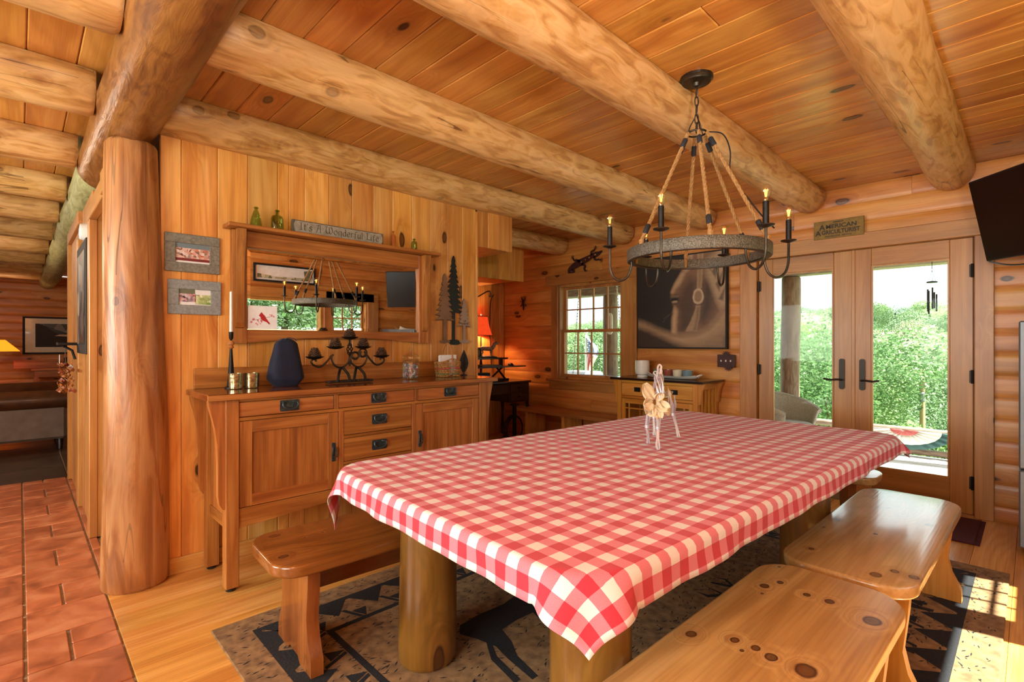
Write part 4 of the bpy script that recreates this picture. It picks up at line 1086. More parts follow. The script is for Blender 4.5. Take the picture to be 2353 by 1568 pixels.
# uncial letters drawn with a slanted broad pen; strokes in a unit box (x, y), x height 0.62, caps 1.0
GL = {
 'I': (.50, [[(.05, .95), (.45, 1.0)], [(.25, .97), (.25, .04)], [(.02, .0), (.48, .05)]]),
 't': (.42, [[(.2, .85), (.18, .15), (.28, .02), (.40, .08)], [(.0, .6), (.42, .64)]]),
 "'": (.2, [[(.1, 1.0), (.06, .78)]]),
 's': (.48, [[(.42, .52), (.25, .64), (.1, .54), (.16, .38), (.36, .26), (.38, .1), (.2, .0), (.03, .1)]]),
 'A': (.85, [[(.0, .92), (.3, 1.0), (.62, .98)], [(.32, .98), (.26, .5), (.1, .05), (-.05, -.02)], [(.58, .98), (.6, .5), (.62, .04), (.75, .0)], [(.18, .5), (.62, .5)]]),
 'W': (1.15, [[(.28, .98), (.08, .75), (.08, .3), (.3, .02), (.52, .2), (.56, .6), (.5, .95)], [(.56, .3), (.72, .02), (.98, .2), (1.02, .6), (.85, .95), (.68, .9)], [(.0, .95), (.28, 1.0)]]),
 'o': (.6, [[(.3, .64), (.08, .5), (.06, .2), (.28, .0), (.5, .15), (.52, .45), (.3, .64)]]),
 'n': (.6, [[(.08, .64), (.1, .0)], [(.1, .5), (.32, .64), (.48, .5), (.48, .0), (.42, -.18)]]),
 'd': (.6, [[(.48, .5), (.28, .62), (.06, .4), (.1, .1), (.28, .0), (.48, .2)], [(.38, 1.0), (.46, .85), (.48, .0)]]),
 'e': (.54, [[(.08, .34), (.44, .42), (.36, .6), (.2, .63), (.06, .4), (.1, .12), (.28, .0), (.46, .1)]]),
 'r': (.45, [[(.08, .62), (.1, .0)], [(.1, .45), (.24, .63), (.4, .56)]]),
 'f': (.45, [[(.44, .82), (.28, .9), (.16, .75), (.16, .0), (.1, -.15)], [(.0, .55), (.4, .58)]]),
 'u': (.58, [[(.06, .62), (.08, .14), (.24, .0), (.44, .2)], [(.46, .62), (.46, .08), (.54, .0)]]),
 'l': (.28, [[(.08, .98), (.1, .1), (.2, .0)]]),
 'L': (.62, [[(.02, .98), (.3, 1.0)], [(.18, .98), (.16, .05)], [(.0, .02), (.3, .06), (.58, .0), (.6, .14)]]),
 'i': (.28, [[(.08, .62), (.1, .08), (.2, .0)], [(.08, .84), (.13, .80)]]),
 ' ': (.38, [])}
def lettering(text, x0, z0, size, parent, y, mat, total):
    wsum = sum(GL[c][0] + .07 for c in text) ; k = total / wsum
    m = MB(); x = x0; nib = Vector((.085, .055)) * .5
    for c in text:
        w, strokes = GL[c]
        for st in strokes:
            P = [Vector(p) for p in st]
            if len(P) > 2: P = [Vector((q.x, q.y)) for q in spline([(p.x, p.y, 0) for p in P], 5)]
            for a, b in zip(P, P[1:]):
                q = [a + nib, a - nib, b - nib, b + nib]
                ar = sum(u.x * v.y - v.x * u.y for u, v in zip(q, q[1:] + q[:1]))
                if ar < 0: q = q[::-1]
                th = Vector((-(b - a).y, (b - a).x)); th = th.normalized() * .022 if th.length > 1e-6 else th
                q2 = [a + th, a - th, b - th, b + th]
                for qq in (q, q2):
                    ar = sum(u.x * v.y - v.x * u.y for u, v in zip(qq, qq[1:] + qq[:1]))
                    if ar < 0: qq = qq[::-1]
                    m.add([(x + p.x * k, y, z0 + p.y * size) for p in qq], [(0, 1, 2, 3)])
        x += (w + .07) * k
    return m.build('lettering', mat, parent)
lettering("It's A Wonderful Life", -.275, .022, .046, sg, -.0101, 'ink', .56)

# ---------------------------------------------------------------- things on the sideboard
Z0 = ST + .0006
cs = thing('candlestick', 'slim black candlestick with a tall white taper beside the votives', 'candlestick', (.868, 3.20, Z0))
MB().lathe([(.034, 0), (.034, .006), (.022, .012), (.0165, .06), (.0135, .12), (.0085, .20), (.0075, .225)], n=18).build('stem', 'iron', cs, True)
MB().lathe([(.0075, .225), (.016, .232), (.01, .243), (.0175, .252), (.0165, .262), (.0075, .272)], n=18).build('turned_ring', 'handle_wood', cs, True)
MB().lathe([(.004, .272), (.011, .285), (.0125, .32), (.011, .322)], n=14).build('cup', 'iron', cs, True)
MB().lathe([(.0098, .322), (.0075, .55), (.001, .556)], n=14).build('taper', 'ceramic', cs, True)
def votive(label, x, y, r, h):
    v = thing('votive_holder', label, 'votive', (x, y, Z0))
    MB().lathe([(r * .82, 0), (r * .92, .004), (r, h), (r - .003, h), (r * .86, .006)], n=24).build('cup', 'mercury', v, True)
    MB().lathe([(r * .84, .0065), (r * .86, h * .5), (.003, h * .52)], n=20).build('wax', 'ceramic', v, True)
votive('smaller speckled gold mercury-glass votive standing before the candlestick', .868, 3.115, .036, .088)
votive('wider speckled gold mercury-glass votive next to the navy bag', .955, 3.13, .042, .086)
bg = thing('fabric_bag', 'navy blue cloth bag standing closed on the sideboard', 'bag', (1.148, 3.13, Z0))
def bagm():
    m = MB(); m.smooth = 'all'; nz, na = 26, 48
    for j in range(nz + 1):
        t = j / nz; z = .285 * t
        w = .068 + .038 * min(1, t / .16) if t < .16 else .106 - .052 * ((t - .16) / .84) ** 1.15
        if t > .88: w *= max(.35, 1 - ((t - .88) / .12) ** 2 * .62)
        for i in range(na):
            a = 2 * math.pi * i / na
            c, s = math.cos(a), math.sin(a)
            fold = 1 + .05 * math.sin(5 * a + t * 2) * (.3 + t) + .03 * noise.noise(Vector((c * 2, s * 2, t * 3)))
            m.v.append((w * fold * math.copysign(abs(c) ** .75, c), .62 * w * fold * math.copysign(abs(s) ** .8, s), z))
    for j in range(nz):
        for i in range(na):
            k = (i + 1) % na; m.f.append((j * na + i, j * na + k, (j + 1) * na + k, (j + 1) * na + i))
    m.f.append(tuple(range(na))[::-1]); m.f.append(tuple(nz * na + i for i in range(na)))
    return m
bagm().build('cloth', 'navy', bg)
MB().tube(spline([(-.02, -.03, .275), (-.005, -.045, .288), (.03, -.04, .284), (.05, -.03, .272)], 5), .0022, 6).build('drawstring', 'navy_cloth', bg, True)
# candelabra
ca = thing('candelabra', 'wrought iron scroll candelabra holding pine cones on five dishes', 'candelabra', (1.535, 3.09, Z0), 0)
ca.scale = (1.13, 1.0, 1.08)
MB().box(-.135, .135, -.032, .032, .004, .014, .004).build('base_tray', 'tray_wicker', ca)
for k in range(18):
    MB().box(-.13 + k * .015, -.122 + k * .015, -.034, .034, .012, .018, .002).build('tray_strand', 'tray_wicker', ca)
iron_r = .0058
for s in (-1, 1):
    MB().tube(spline([(s * .085, -.03, .009), (s * .078, -.028, .05), (s * .058, -.004, .085), (s * .048, 0, .09), (s * .038, -.004, .085), (s * .02, -.028, .05), (s * .012, -.032, .009)], 5), .008, 8).build('foot_arch', 'iron', ca, True)
    pts = []
    # big U scroll from the stem out to the inner dish
    U = [(.0, .155), (s * .012, .118), (s * .05, .092), (s * .09, .108), (s * .108, .15), (s * .098, .172)]
    MB().tube(spline([(x, 0, z) for x, z in U], 6), iron_r, 8).build('scroll', 'bronze', ca, True)
    def spiral(cx, cz, r0, r1, a0, a1, n=22): return [(cx + s * (r0 + (r1 - r0) * k / n) * math.cos(R(a0 + (a1 - a0) * k / n)), 0, cz + (r0 + (r1 - r0) * k / n) * math.sin(R(a0 + (a1 - a0) * k / n))) for k in range(n + 1)]
    MB().tube(spiral(.034, .158, .030, .012, 190, -160), iron_r, 8).build('scroll', 'bronze', ca, True)
    MB().tube(spiral(.082, .175, .030, .013, 100, -230), iron_r, 8).build('scroll', 'bronze', ca, True)
    O = [(s * .108, .165), (s * .135, .13), (s * .17, .102), (s * .205, .11), (s * .222, .13), (s * .212, .146), (s * .198, .142), (s * .196, .132)]
    MB().tube(spline([(x, 0, z) for x, z in O], 6), iron_r, 8).build('scroll', 'bronze', ca, True)
# twisted basket stem
for k in range(4):
    MB().tube([(.016 * math.sin(math.pi * t / 12) * math.cos(R(90 * k + 25 * t)), .016 * math.sin(math.pi * t / 12) * math.sin(R(90 * k + 25 * t)), .158 + .085 * t / 12) for t in range(13)], .0032, 6).build('cage_bar', 'iron', ca, True)
MB().tube([(0, 0, .10), (0, 0, .16)], .006, 8).build('stem', 'iron', ca, True); MB().tube([(0, 0, .242), (0, 0, .262)], .006, 8).build('stem', 'iron', ca, True)
DS = [(0, .262), (-.085, .205), (.085, .205), (-.203, .148), (.203, .148)]
for x, z in DS:
    MB().lathe([(.006, -.004), (.03, .0), (.05, .012), (.048, .014), (.02, .006)], (x, 0, z), 20).build('dish', 'iron', ca, True)
def cone_mesh():
    m = MB(); random.seed(11)
    m.lathe([(.014, 0), (.024, .01), (.02, .03), (.006, .045)], n=10)
    for k in range(84):
        t = k / 84; a = k * 2.399; z = .004 + .040 * t; r = .040 * (1 - .62 * t ** 1.6) if t > .1 else .034
        c, s = math.cos(a), math.sin(a); w = .0065; up = .004 + .016 * t
        p0 = Vector((c * .010, s * .010, z)); p1 = Vector((c * r, s * r, z + up)); q = Vector((-s, c, 0)) * w
        m.add([p0 + q * .5, p0 - q * .5, p1 - q, p1 + Vector((c, s, .3)) * .003, p1 + q, p1 * .96 + Vector((0, 0, -.004))], [(0, 1, 2, 3, 4), (1, 0, 5), (0, 4, 5), (4, 3, 5), (3, 2, 5), (2, 1, 5)])
    return m
cone = None
cone_lab = ['pine cone on the topmost dish of the iron candelabra', 'pine cone on the inner candelabra dish beside the navy bag', 'pine cone on the inner candelabra dish towards the glass jar', 'pine cone on the outer candelabra dish beside the navy bag', 'pine cone on the outer candelabra dish towards the glass jar']
for i, (x, z) in enumerate(DS):
    if cone is None: cone = cone_mesh().build('pine_cone', 'pinecone'); o = cone
    else: o = cone.copy(); COL.objects.link(o)
    o.location = (1.535 + x * 1.13, 3.09, Z0 + (z + .006) * 1.08); o.rotation_euler = (0, 0, i * 1.1)
    tag(o, cone_lab[i], 'pine cone', 'pine cones on the candelabra')
# glass jar
jr = thing('candy_jar', 'pressed glass lidded jar filled with shiny wrapped sweets', 'jar', (2.005, 3.10, Z0))
jp = [(.056, 0), (.060, .004), (.062, .02), (.062, .118), (.058, .13), (.05, .136)]
MB().lathe(jp + [(r - .004, max(z, .008)) for r, z in jp[::-1]], n=16).build('body', 'clear_glass', jr)
MB().lathe([(.052, .138), (.064, .145), (.064, .158), (.05, .172), (.028, .184), (.012, .19), (.010, .197), (.02, .206), (.02, .216), (.008, .226), (.001, .228)], n=16).build('lid', 'clear_glass', jr)
random.seed(2); m = MB()
for k in range(150):
    a = random.uniform(0, 6.28); r = .046 * math.sqrt(random.random()); z = random.uniform(.014, .105); s = random.uniform(.006, .010)
    m.lathe([(0.0005, -s), (s, 0), (.0005, s)], (r * math.cos(a), r * math.sin(a), z), 6)
tag(m.build('sweets', 'beads', jr), 'coloured foil sweets', kind='stuff')
# basket with napkins
bk = thing('woven_basket', 'small woven splint basket with a wooden handle', 'basket', (2.36, 3.14, Z0))
ringn = 30
for row in range(8):
    m = MB(); z = .008 + row * .0135
    for k in range(ringn):
        a = 2 * math.pi * (k + .5 * (row % 2)) / ringn; w = .080 + .014 * (row / 7); d = .052 + .010 * (row / 7)
        px, py = w * math.copysign(abs(math.cos(a)) ** .6, math.cos(a)), d * math.copysign(abs(math.sin(a)) ** .6, math.sin(a))
        rise = .026 * (1 - abs(px) / w) * (row / 7) ** 2 if row > 3 else 0
        bulge = .0035 * (1 if (k + row) % 2 else -1)
        m.box(px - .0085, px + .0085, py - .006 + bulge * math.sin(a), py + .006 + bulge * math.sin(a), z + rise - .006, z + rise + .006, .002)
    o_ = m.build('weave_row', 'basket_red' if row in (4,) else ('basket_green' if row in (1,) else 'basket_tan'), bk); tag(o_, kind='stuff')
MB().box(-.078, .078, -.05, .05, .001, .006, .002).build('bottom', 'basket_tan', bk)
MB().tube([(w_ * math.copysign(abs(math.cos(a)) ** .6, math.cos(a)), d_ * math.copysign(abs(math.sin(a)) ** .6, math.sin(a)), .112 + .028 * (1 - abs(math.copysign(abs(math.cos(a)) ** .6, 1)))) for a in [2 * math.pi * k / 40 for k in range(40)] for w_, d_ in [(.096, .064)]], .004, 6, closed=True).build('rim', 'basket_tan', bk, True)
MB().tube(spline([(0, -.062, .09), (0, -.062, .16), (0, -.05, .215), (0, -.022, .247), (0, 0, .252), (0, .022, .247), (0, .05, .215), (0, .062, .16), (0, .062, .09)], 5), .0058, 8).build('handle', 'handle_wood', bk, True)
np_ = thing('paper_napkins', 'stack of white paper napkins standing in the woven basket', 'napkins', (2.36, 3.15, Z0 + .008))
for k in range(4): MB().box(-.078 + .003 * k, .08 - .002 * k, -.018 + .009 * k, -.012 + .009 * k, 0, .158 - .002 * k, .001).build('napkin', 'paper', np_)
lf = thing('leaf_ornament', 'dark metal leaf on a small foot beside the basket', 'ornament', (2.545, 3.17, Z0))
def leafpoly(w, h, z0):
    P = []
    for k in range(13): t = k / 12; P.append((w * math.sin(math.pi * t ** .85) * (1 - .15 * t), z0 + h * t))
    return P + [(-x, z) for x, z in P[::-1][1:-1]]
MB().prismXZ(leafpoly(.046, .185, .018), -.0025, .0025).build('blade', 'stone_dark', lf)
for k in range(6):
    for s in (-1, 1): MB().tube([(0, -.004, .05 + k * .02), (s * .03 * math.sin(math.pi * (.3 + k * .1)), -.004, .065 + k * .02)], .0013, 5).build('vein', 'iron', lf)
MB().tube([(0, -.004, .02), (0, -.004, .2)], .0016, 5).build('vein', 'iron', lf)
MB().lathe([(.028, 0), (.027, .004), (.007, .01), (.004, .024)], n=16).build('foot', 'stone_dark', lf, True)
# ---------------------------------------------------------------- chandelier
CH = Vector((2.405, 1.163, 0)); rv = Vector((math.sin(YAW), -math.cos(YAW), 0)); fv = Vector((math.cos(YAW), math.sin(YAW), 0))
ch = thing('chandelier', 'round hammered metal ring chandelier hung on ropes with six candle arms', 'chandelier', (CH.x, CH.y, CE))
def cp_(ang, r, z): 
    v = rv * (r * math.cos(R(ang))) + fv * (r * math.sin(R(ang))); return (v.x, v.y, z - CE)
MB().lathe([(.078, 0.0), (.078, -.012), (.070, -.018), (.066, -.026), (.02, -.03), (.016, -.045), (.004, -.05)][::-1], n=32).build('canopy', 'bronze', ch, True)
# chain links
z = CE - .05; k = 0
while z > 2.335:
    a = k % 2; pts = []
    for t in range(16):
        q = 2 * math.pi * t / 16; px = .0085 * math.cos(q); pz = .026 * math.sin(q)
        v = (rv if a else fv) * px; pts.append((v.x, v.y, z - .024 + pz - CE))
    MB().tube(pts, .0032, 6, closed=True).build('chain_link', 'bronze', ch, True); z -= .044; k += 1
MB().tube([cp_(a, .045, 2.318) for a in range(0, 360, 15)], .005, 8, closed=True).build('top_ring', 'bronze', ch, True)
for a in (30, 150, 270): MB().tube([cp_(a, .006, 2.40), cp_(a, .03, 2.36), cp_(a, .045, 2.318)], .0032, 6).build('hanger', 'bronze', ch, True)
RO, ZT, ZB = .334, 1.746, 1.690
MB().lathe([(RO - .006, ZB - CE), (RO, ZB - CE), (RO + .003, ZB + .004 - CE), (RO + .003, ZT - .004 - CE), (RO, ZT - CE), (RO - .006, ZT - CE), (RO - .008, ZT - .004 - CE), (RO - .008, ZB + .004 - CE), (RO - .006, ZB - CE)], n=72).build('ring_band', 'hammered', ch, True)
MB().lathe([(RO - .03, ZB - .001 - CE), (RO - .006, ZB - .001 - CE), (RO - .006, ZB + .005 - CE), (RO - .03, ZB + .005 - CE), (RO - .03, ZB - .001 - CE)], n=72).build('ring_flange', 'bronze', ch, True)
def rope_mesh(p0, p1):
    m = MB(); m.smooth = True; p0, p1 = Vector(p0), Vector(p1); L = (p1 - p0).length; d = (p1 - p0) / L
    u = d.orthogonal().normalized(); w = d.cross(u); n = int(L / .0085)
    for s in range(3):
        pts = []
        for i in range(n + 1):
            a = i * .62 + s * 2.094; pts.append(p0 + d * (L * i / n) + (u * math.cos(a) + w * math.sin(a)) * .0046)
        m.tube(pts, .0052, 6)
    return m
for a in (20, 80, 140, 200, 260, 320):
    p0 = cp_(a, .05, 2.312); p1 = cp_(a, RO - .012, ZT + .012); 
    rp = rope_mesh(p0, p1).build('rope', 'rope', ch)
    v0, v1 = Vector(p0), Vector(p1); d = (v1 - v0).normalized()
    for q in (v0 + d * .06, v1 - d * .07): MB().tube([q - d * .026, q - d * .02, q + d * .02, q + d * .026], [.008, .0125, .0125, .008], 10).build('binding', 'wrap', rp, True)
    MB().tube([(v1 + Vector((0, 0, .012))), v1 - d * .004, v1 + Vector((0, 0, -.02)), cp_(a, RO - .012, ZB + .01)], [.011, .013, .009, .006], 8).build('knot', 'rope', rp, True)
MB().tube(spline([cp_(-30, .05, 2.315), cp_(-30, .12, 2.29), cp_(-34, .155, 2.20), cp_(-36, .16, 2.08), cp_(-38, .24, 1.95), cp_(-40, .30, 1.86), cp_(-46, .36, 1.79)], 6), .0032, 6).build('cord', 'black_plastic', ch, True)
for i, a in enumerate((-10, 50, 110, 170, 230, 290)):
    pts = [cp_(a, RO - .02, ZB + .008), cp_(a, RO - .018, ZB - .03), cp_(a, RO + .0, ZB - .075), cp_(a, RO + .035, ZB - .095), cp_(a, RO + .07, ZB - .075), cp_(a, RO + .086, ZB - .03), cp_(a, RO + .088, ZB + .02), cp_(a, RO + .088, ZB + .075)]
    arm = MB().tube(spline(pts, 6), .0058, 8).build('arm', 'bronze', ch, True)
    c = cp_(a, RO + .088, 0); c = (c[0], c[1], ZB + .075 - CE)
    MB().lathe([(.004, -.006), (.014, -.002), (.033, .004), (.035, .008), (.032, .008), (.012, .003), (.012, .03), (.0115, .03)], c, 20).build('drip_cup', 'bronze', arm, True)
    MB().lathe([(.0125, .006), (.0125, .104), (.010, .106)], c, 16).build('candle_sleeve', 'iron', arm, True)
    bz = .106
    bl = [(.010, bz), (.012, bz + .012), (.0215, bz + .034), (.0235, bz + .046), (.021, bz + .058), (.013, bz + .068), (.001, bz + .071)]
    MB().lathe(bl, c, 18).build('bulb', 'bulb_glass', arm, True)
    m = MB(); m.lathe([(.010, bz - .004), (.0105, bz + .006), (.003, bz + .012)], c, 12)
    m.build('bulb_base', 'brass_sign', arm, True)
    m = MB()
    for q in range(4):
        t = 2 * math.pi * q / 4; m.tube([(c[0] + .003 * math.cos(t), c[1] + .003 * math.sin(t), c[2] + bz + .018), (c[0] + .007 * math.cos(t), c[1] + .007 * math.sin(t), c[2] + bz + .05)], .0011, 5)
    m.build('filament', 'filament', arm)

# ---------------------------------------------------------------- wire horse on the table
hz = TH + .0045
hq = thing('wire_horse', 'silver wire horse figurine with a cream ribbon flower on the gingham cloth', 'figurine', (2.19, 1.245, hz), YAW - R(90))
# local frame: +x to the right of the view, +y away from it
def wires(name, paths, r=.0032, n=6, mat='wire_silver'):
    m = MB()
    for p in paths: m.tube(spline(p, 5), r, n)
    return m.build(name, mat, hq, True)
random.seed(8)
def bundle(path, k, sp, r=.0028):
    out = []
    for i in range(k):
        a = 6.28 * i / k + .4
        out.append([(x + sp * math.cos(a + j * .5) * (w if len(q) else 1), y + sp * math.sin(a + j * .5) * w, z + 0) for j, (x, y, z, *q) in enumerate(path) for w in [(q[0] if q else 1)]])
    return out
legs = {'near_front': [(.0, .01, .225, 1.5), (-.006, -.01, .165, 1.2), (-.014, -.03, .10, .6), (-.020, -.045, .06, .5), (-.024, -.058, .022, 1.0), (-.024, -.066, .004, .5)],
        'far_front': [(-.03, .05, .22, 1.3), (-.036, .06, .14, 1.0), (-.040, .07, .09, .6), (-.032, .08, .045, .55), (-.030, .085, .004, .8)],
        'hind_a': [(.135, .235, .225, 1.8), (.15, .25, .17, 1.2), (.155, .275, .12, .6), (.17, .275, .06, .5), (.178, .262, .004, .8)],
        'hind_b': [(.085, .28, .21, 1.4), (.075, .30, .15, 1.0), (.066, .32, .10, .6), (.064, .315, .045, .5), (.062, .305, .004, .8)]}
for nm, p in legs.items():
    l = wires('leg', bundle(p, 4, .0085), .0034)
    j = p[2][:3]; m = MB()
    for t in range(3): m.tube([(j[0] + .010 * math.cos(R(q)), j[1] + .010 * math.sin(R(q)), j[2] + .005 * t - .005) for q in range(0, 360, 30)], .003, 6, closed=True)
    m.build('joint_coil', 'wire_silver', l, True)
wires('body', bundle([(-.012, .0, .245, 1.5), (.02, .06, .238, 2.8), (.06, .14, .236, 2.8), (.10, .22, .246, 2.6), (.122, .268, .235, 1.0)], 9, .0125), .0034)
wires('neck', bundle([(-.004, .02, .25, 2.2), (-.008, -.01, .295, 1.8), (-.012, -.035, .33, 1.3), (-.016, -.05, .354, 1.0)], 7, .012), .0034)
wires('head', bundle([(-.018, -.05, .352, .9), (-.024, -.075, .335, 1.7), (-.028, -.10, .30, 1.4), (-.028, -.118, .262, .8), (-.027, -.122, .245, .4)], 6, .0115), .0034)
wires('ear', [[(-.035, -.08, .345), (-.05, -.082, .362), (-.038, -.08, .368), (-.03, -.08, .345)]], .003)
mane = []
for t in range(7):
    f_ = t / 6; x, y, z_ = -.014 + .03 * f_, -.045 + .06 * f_, .392 - .12 * f_
    mane.append([(x - .006, y, z_ - .03), (x - .006, y, z_ - .006), (x + .002, y + .002, z_ + .006), (x + .010, y, z_ - .004), (x + .004, y - .004, z_ - .03), (x - .006, y - .012, z_ - .06)])
wires('mane', mane, .0042)
wires('tail', [[(.122, .27, .24), (.135, .30, .235), (.14, .31, .18), (.135, .315, .13)], [(.122, .27, .24), (.14, .298, .23), (.15, .305, .18), (.148, .31, .14)]], .0032)
def petal(cx, cy, cz, w, h, rot, curl):
    m = MB(); m.smooth = 'all'; c, s = math.cos(rot), math.sin(rot)
    def fn(i, j):
        u = (i - .5) * 2; v = j
        wd = w * math.sin(math.pi * min(1, .12 + .80 * v)) ** .75
        x = u * wd; z = v * h; y = curl * (u * u * .9 + v * v) * w + .005 * math.sin(9 * u + 5 * v)
        return (cx + x * c - z * s, cy - y, cz + x * s + z * c)
    m.grid(fn, 10, 10); return m
for a_ in ((-.062, -.10, .235, .029, .088, .45, .3), (-.060, -.11, .228, .034, .050, 1.75, .6), (-.058, -.105, .222, .034, .058, 2.55, .5), (-.050, -.112, .216, .026, .058, 3.35, .6), (-.042, -.11, .226, .026, .05, -2.1, .8), (-.05, -.118, .240, .020, .04, -.6, .8)):
    o = petal(*a_).build('ribbon_petal', 'petal', hq); md = o.modifiers.new('t', 'SOLIDIFY'); md.thickness = .0012
rb = MB(); rb.smooth = 'all'
rp_ = spline([(-.045, -.115, .225), (-.02, -.125, .195), (.015, -.115, .19), (.032, -.08, .215), (.045, -.03, .25), (.04, .0, .27)], 6)
rb.grid(lambda i, j: tuple(rp_[min(int(i * (len(rp_) - 1)), len(rp_) - 1)] + Vector((0, 0, (j - .5) * .036 * (1 + .25 * math.sin(i * 20))))), len(rp_) - 1, 4)
o = rb.build('ribbon', 'petal', hq); md = o.modifiers.new('t', 'SOLIDIFY'); md.thickness = .0012

# ---------------------------------------------------------------- board wall art
def photo_frame(label, x0, x1, z0, z1, mat, kind, b=.052):
    cx, cz = (x0 + x1) / 2, z0; f = thing('photo_frame', label, 'picture frame', (cx, W - .001, cz)); w = (x1 - x0) / 2; h = z1 - z0
    m = MB(); m.box(-w, w, -.018, 0, 0, b, .003).box(-w, w, -.018, 0, h - b, h, .003).box(-w, -w + b, -.018, 0, b, h - b, .003).box(w - b, w, -.018, 0, b, h - b, .003)
    m.build('frame', mat, f)
    y = -.008; p = B('photo', 'paper', f, -w + b, w - b, y, -.002, b, h - b)
    L_, T_ = -w + b, b; PW, PH = 2 * (w - b), h - 2 * b
    def q(x0, x1, z0, z1, nm, mt, dy): flatXZ([[(L_ + PW * x0, T_ + PH * z0), (L_ + PW * x1, T_ + PH * z0), (L_ + PW * x1, T_ + PH * z1), (L_ + PW * x0, T_ + PH * z1)]], nm, mt, p, y - dy)
    if kind == 'a':
        q(0, 1, .75, 1, 'sky_print', 'bowl_blue', .0004); q(0, 1, .18, .76, 'crowd_print', 'crowd_a', .0006); q(0, 1, .1, .24, 'banner_print', 'book_red', .0008)
    else:
        q(0, .52, .2, .72, 'crowd_print', 'crowd_b', .0006); q(0, .5, .72, 1, 'trees_print', 'bowl_green', .0004); q(.5, 1, .05, .68, 'lawn_print', 'lawn_b', .0006)
photo_frame('rough grey barnwood frame with a group photo under blue sky', .566, .836, 1.676, 1.888, 'barn_frame', 'a')
photo_frame('lighter grey barnwood frame with a group photo on a lawn', .582, .842, 1.440, 1.632, 'barn_frame_b', 'b')
# three cut metal trees
tr = thing('metal_tree_art', 'three cut sheet-metal fir trees hung on the board wall', 'wall art', (2.565, W - .001, 1.272))
def fir(cx, z0, zt, zb, w, tiers, tw, seed):
    random.seed(seed); L_ = [(-tw, z0), (-tw, zb)]; R_ = [(tw, z0), (tw, zb)]
    for k in range(tiers):
        t = k / tiers; z = zb + (zt - zb) * t; w_ = w * (1 - t) ** .85 + .007; n_ = (zt - zb) / tiers
        for P, s in ((L_, -1), (R_, 1)):
            P.append((s * w_ * random.uniform(.85, 1.05), z - n_ * .22 + random.uniform(-.004, .004))); P.append((s * w_ * .72, z + n_ * .25)); P.append((s * w_ * .42, z + n_ * .72))
    L_.append((-.003, zt)); R_.append((.003, zt))
    return [(cx + x, z) for x, z in R_] + [(cx + x, z) for x, z in L_[::-1]]
for args, mt, d in (((-.02, .02, .72, .26, .092, 11, .013, 4), 'steel_dark', .012), ((-.115, .02, .565, .195, .09, 9, .015, 5), 'steel_brown', .020), ((.085, .02, .375, .15, .066, 7, .012, 6), 'steel_pink', .020)):
    p = fir(*args)
    tri = MB().prismXZ(p, -d, -d + .003).build('tree', mt, tr)
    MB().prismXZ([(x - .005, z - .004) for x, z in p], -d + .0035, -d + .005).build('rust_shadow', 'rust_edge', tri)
def blob(cx, cz, w, h, seed, n=18): return [(cx + w * math.cos(2 * math.pi * k / n) * (1 + .15 * noise.noise(Vector((k * .7, seed, 1)))), cz + h * math.sin(2 * math.pi * k / n) * (1 + .2 * noise.noise(Vector((k * .7, seed, 5))))) for k in range(n)]
for c_, mt, d in (((-.02, .012, .075, .022), 'steel_dark', .014), ((-.115, .016, .052, .016), 'steel_brown', .022), ((.085, .018, .055, .015), 'steel_pink', .022)):
    MB().prismXZ(blob(*c_, 3), -d, -d + .003).build('ground', mt, tr)
text_mesh('carved_letters', 'UP\nNORTH', .022, 'ink', tr, (.088, -.0205, .175), (R(90), 0, 0), .0004)

# ---------------------------------------------------------------- door wall art (faces -X): local x = -world y
def on_back(name, label, cat, y, z, d=.0): return thing(name, label, cat, (BK - .0 - d, y, z), R(-90))
# in this frame: local +x -> world -y (to the right in view), local -y -> world -x (into the room)
hp = on_back('horse_picture', 'large dark canvas print of a brown horse head wearing a halter', 'picture', 2.592, 1.218, .003)
B('frame', 'canvas_edge', hp, -.503, .503, -.045, -.003, 0, .985, .002)
B('canvas', 'canvas_dark', hp, -.488, .488, -.0485, -.045, .015, .97)
def seg_d(px, py, ax_, ay, bx_, by):
    dx, dy = bx_ - ax_, by - ay; l = dx * dx + dy * dy
    t = 0 if l == 0 else max(0, min(1, ((px - ax_) * dx + (py - ay) * dy) / l))
    return (px - ax_ - t * dx) ** 2 + (py - ay - t * dy) ** 2
def sdf(poly, px, py):
    d = 9; inside = False; n = len(poly)
    for i in range(n):
        ax_, ay = poly[i]; bx_, by = poly[i - 1]
        d = min(d, seg_d(px, py, ax_, ay, bx_, by))
        if (ay > py) != (by > py) and px < (bx_ - ax_) * (py - ay) / (by - ay) + ax_: inside = not inside
    d = math.sqrt(d); return d if inside else -d
def ell(cx, cy, rx, ry): return [(cx + rx * math.cos(R(a)), cy + ry * math.sin(R(a))) for a in range(0, 360, 24)]
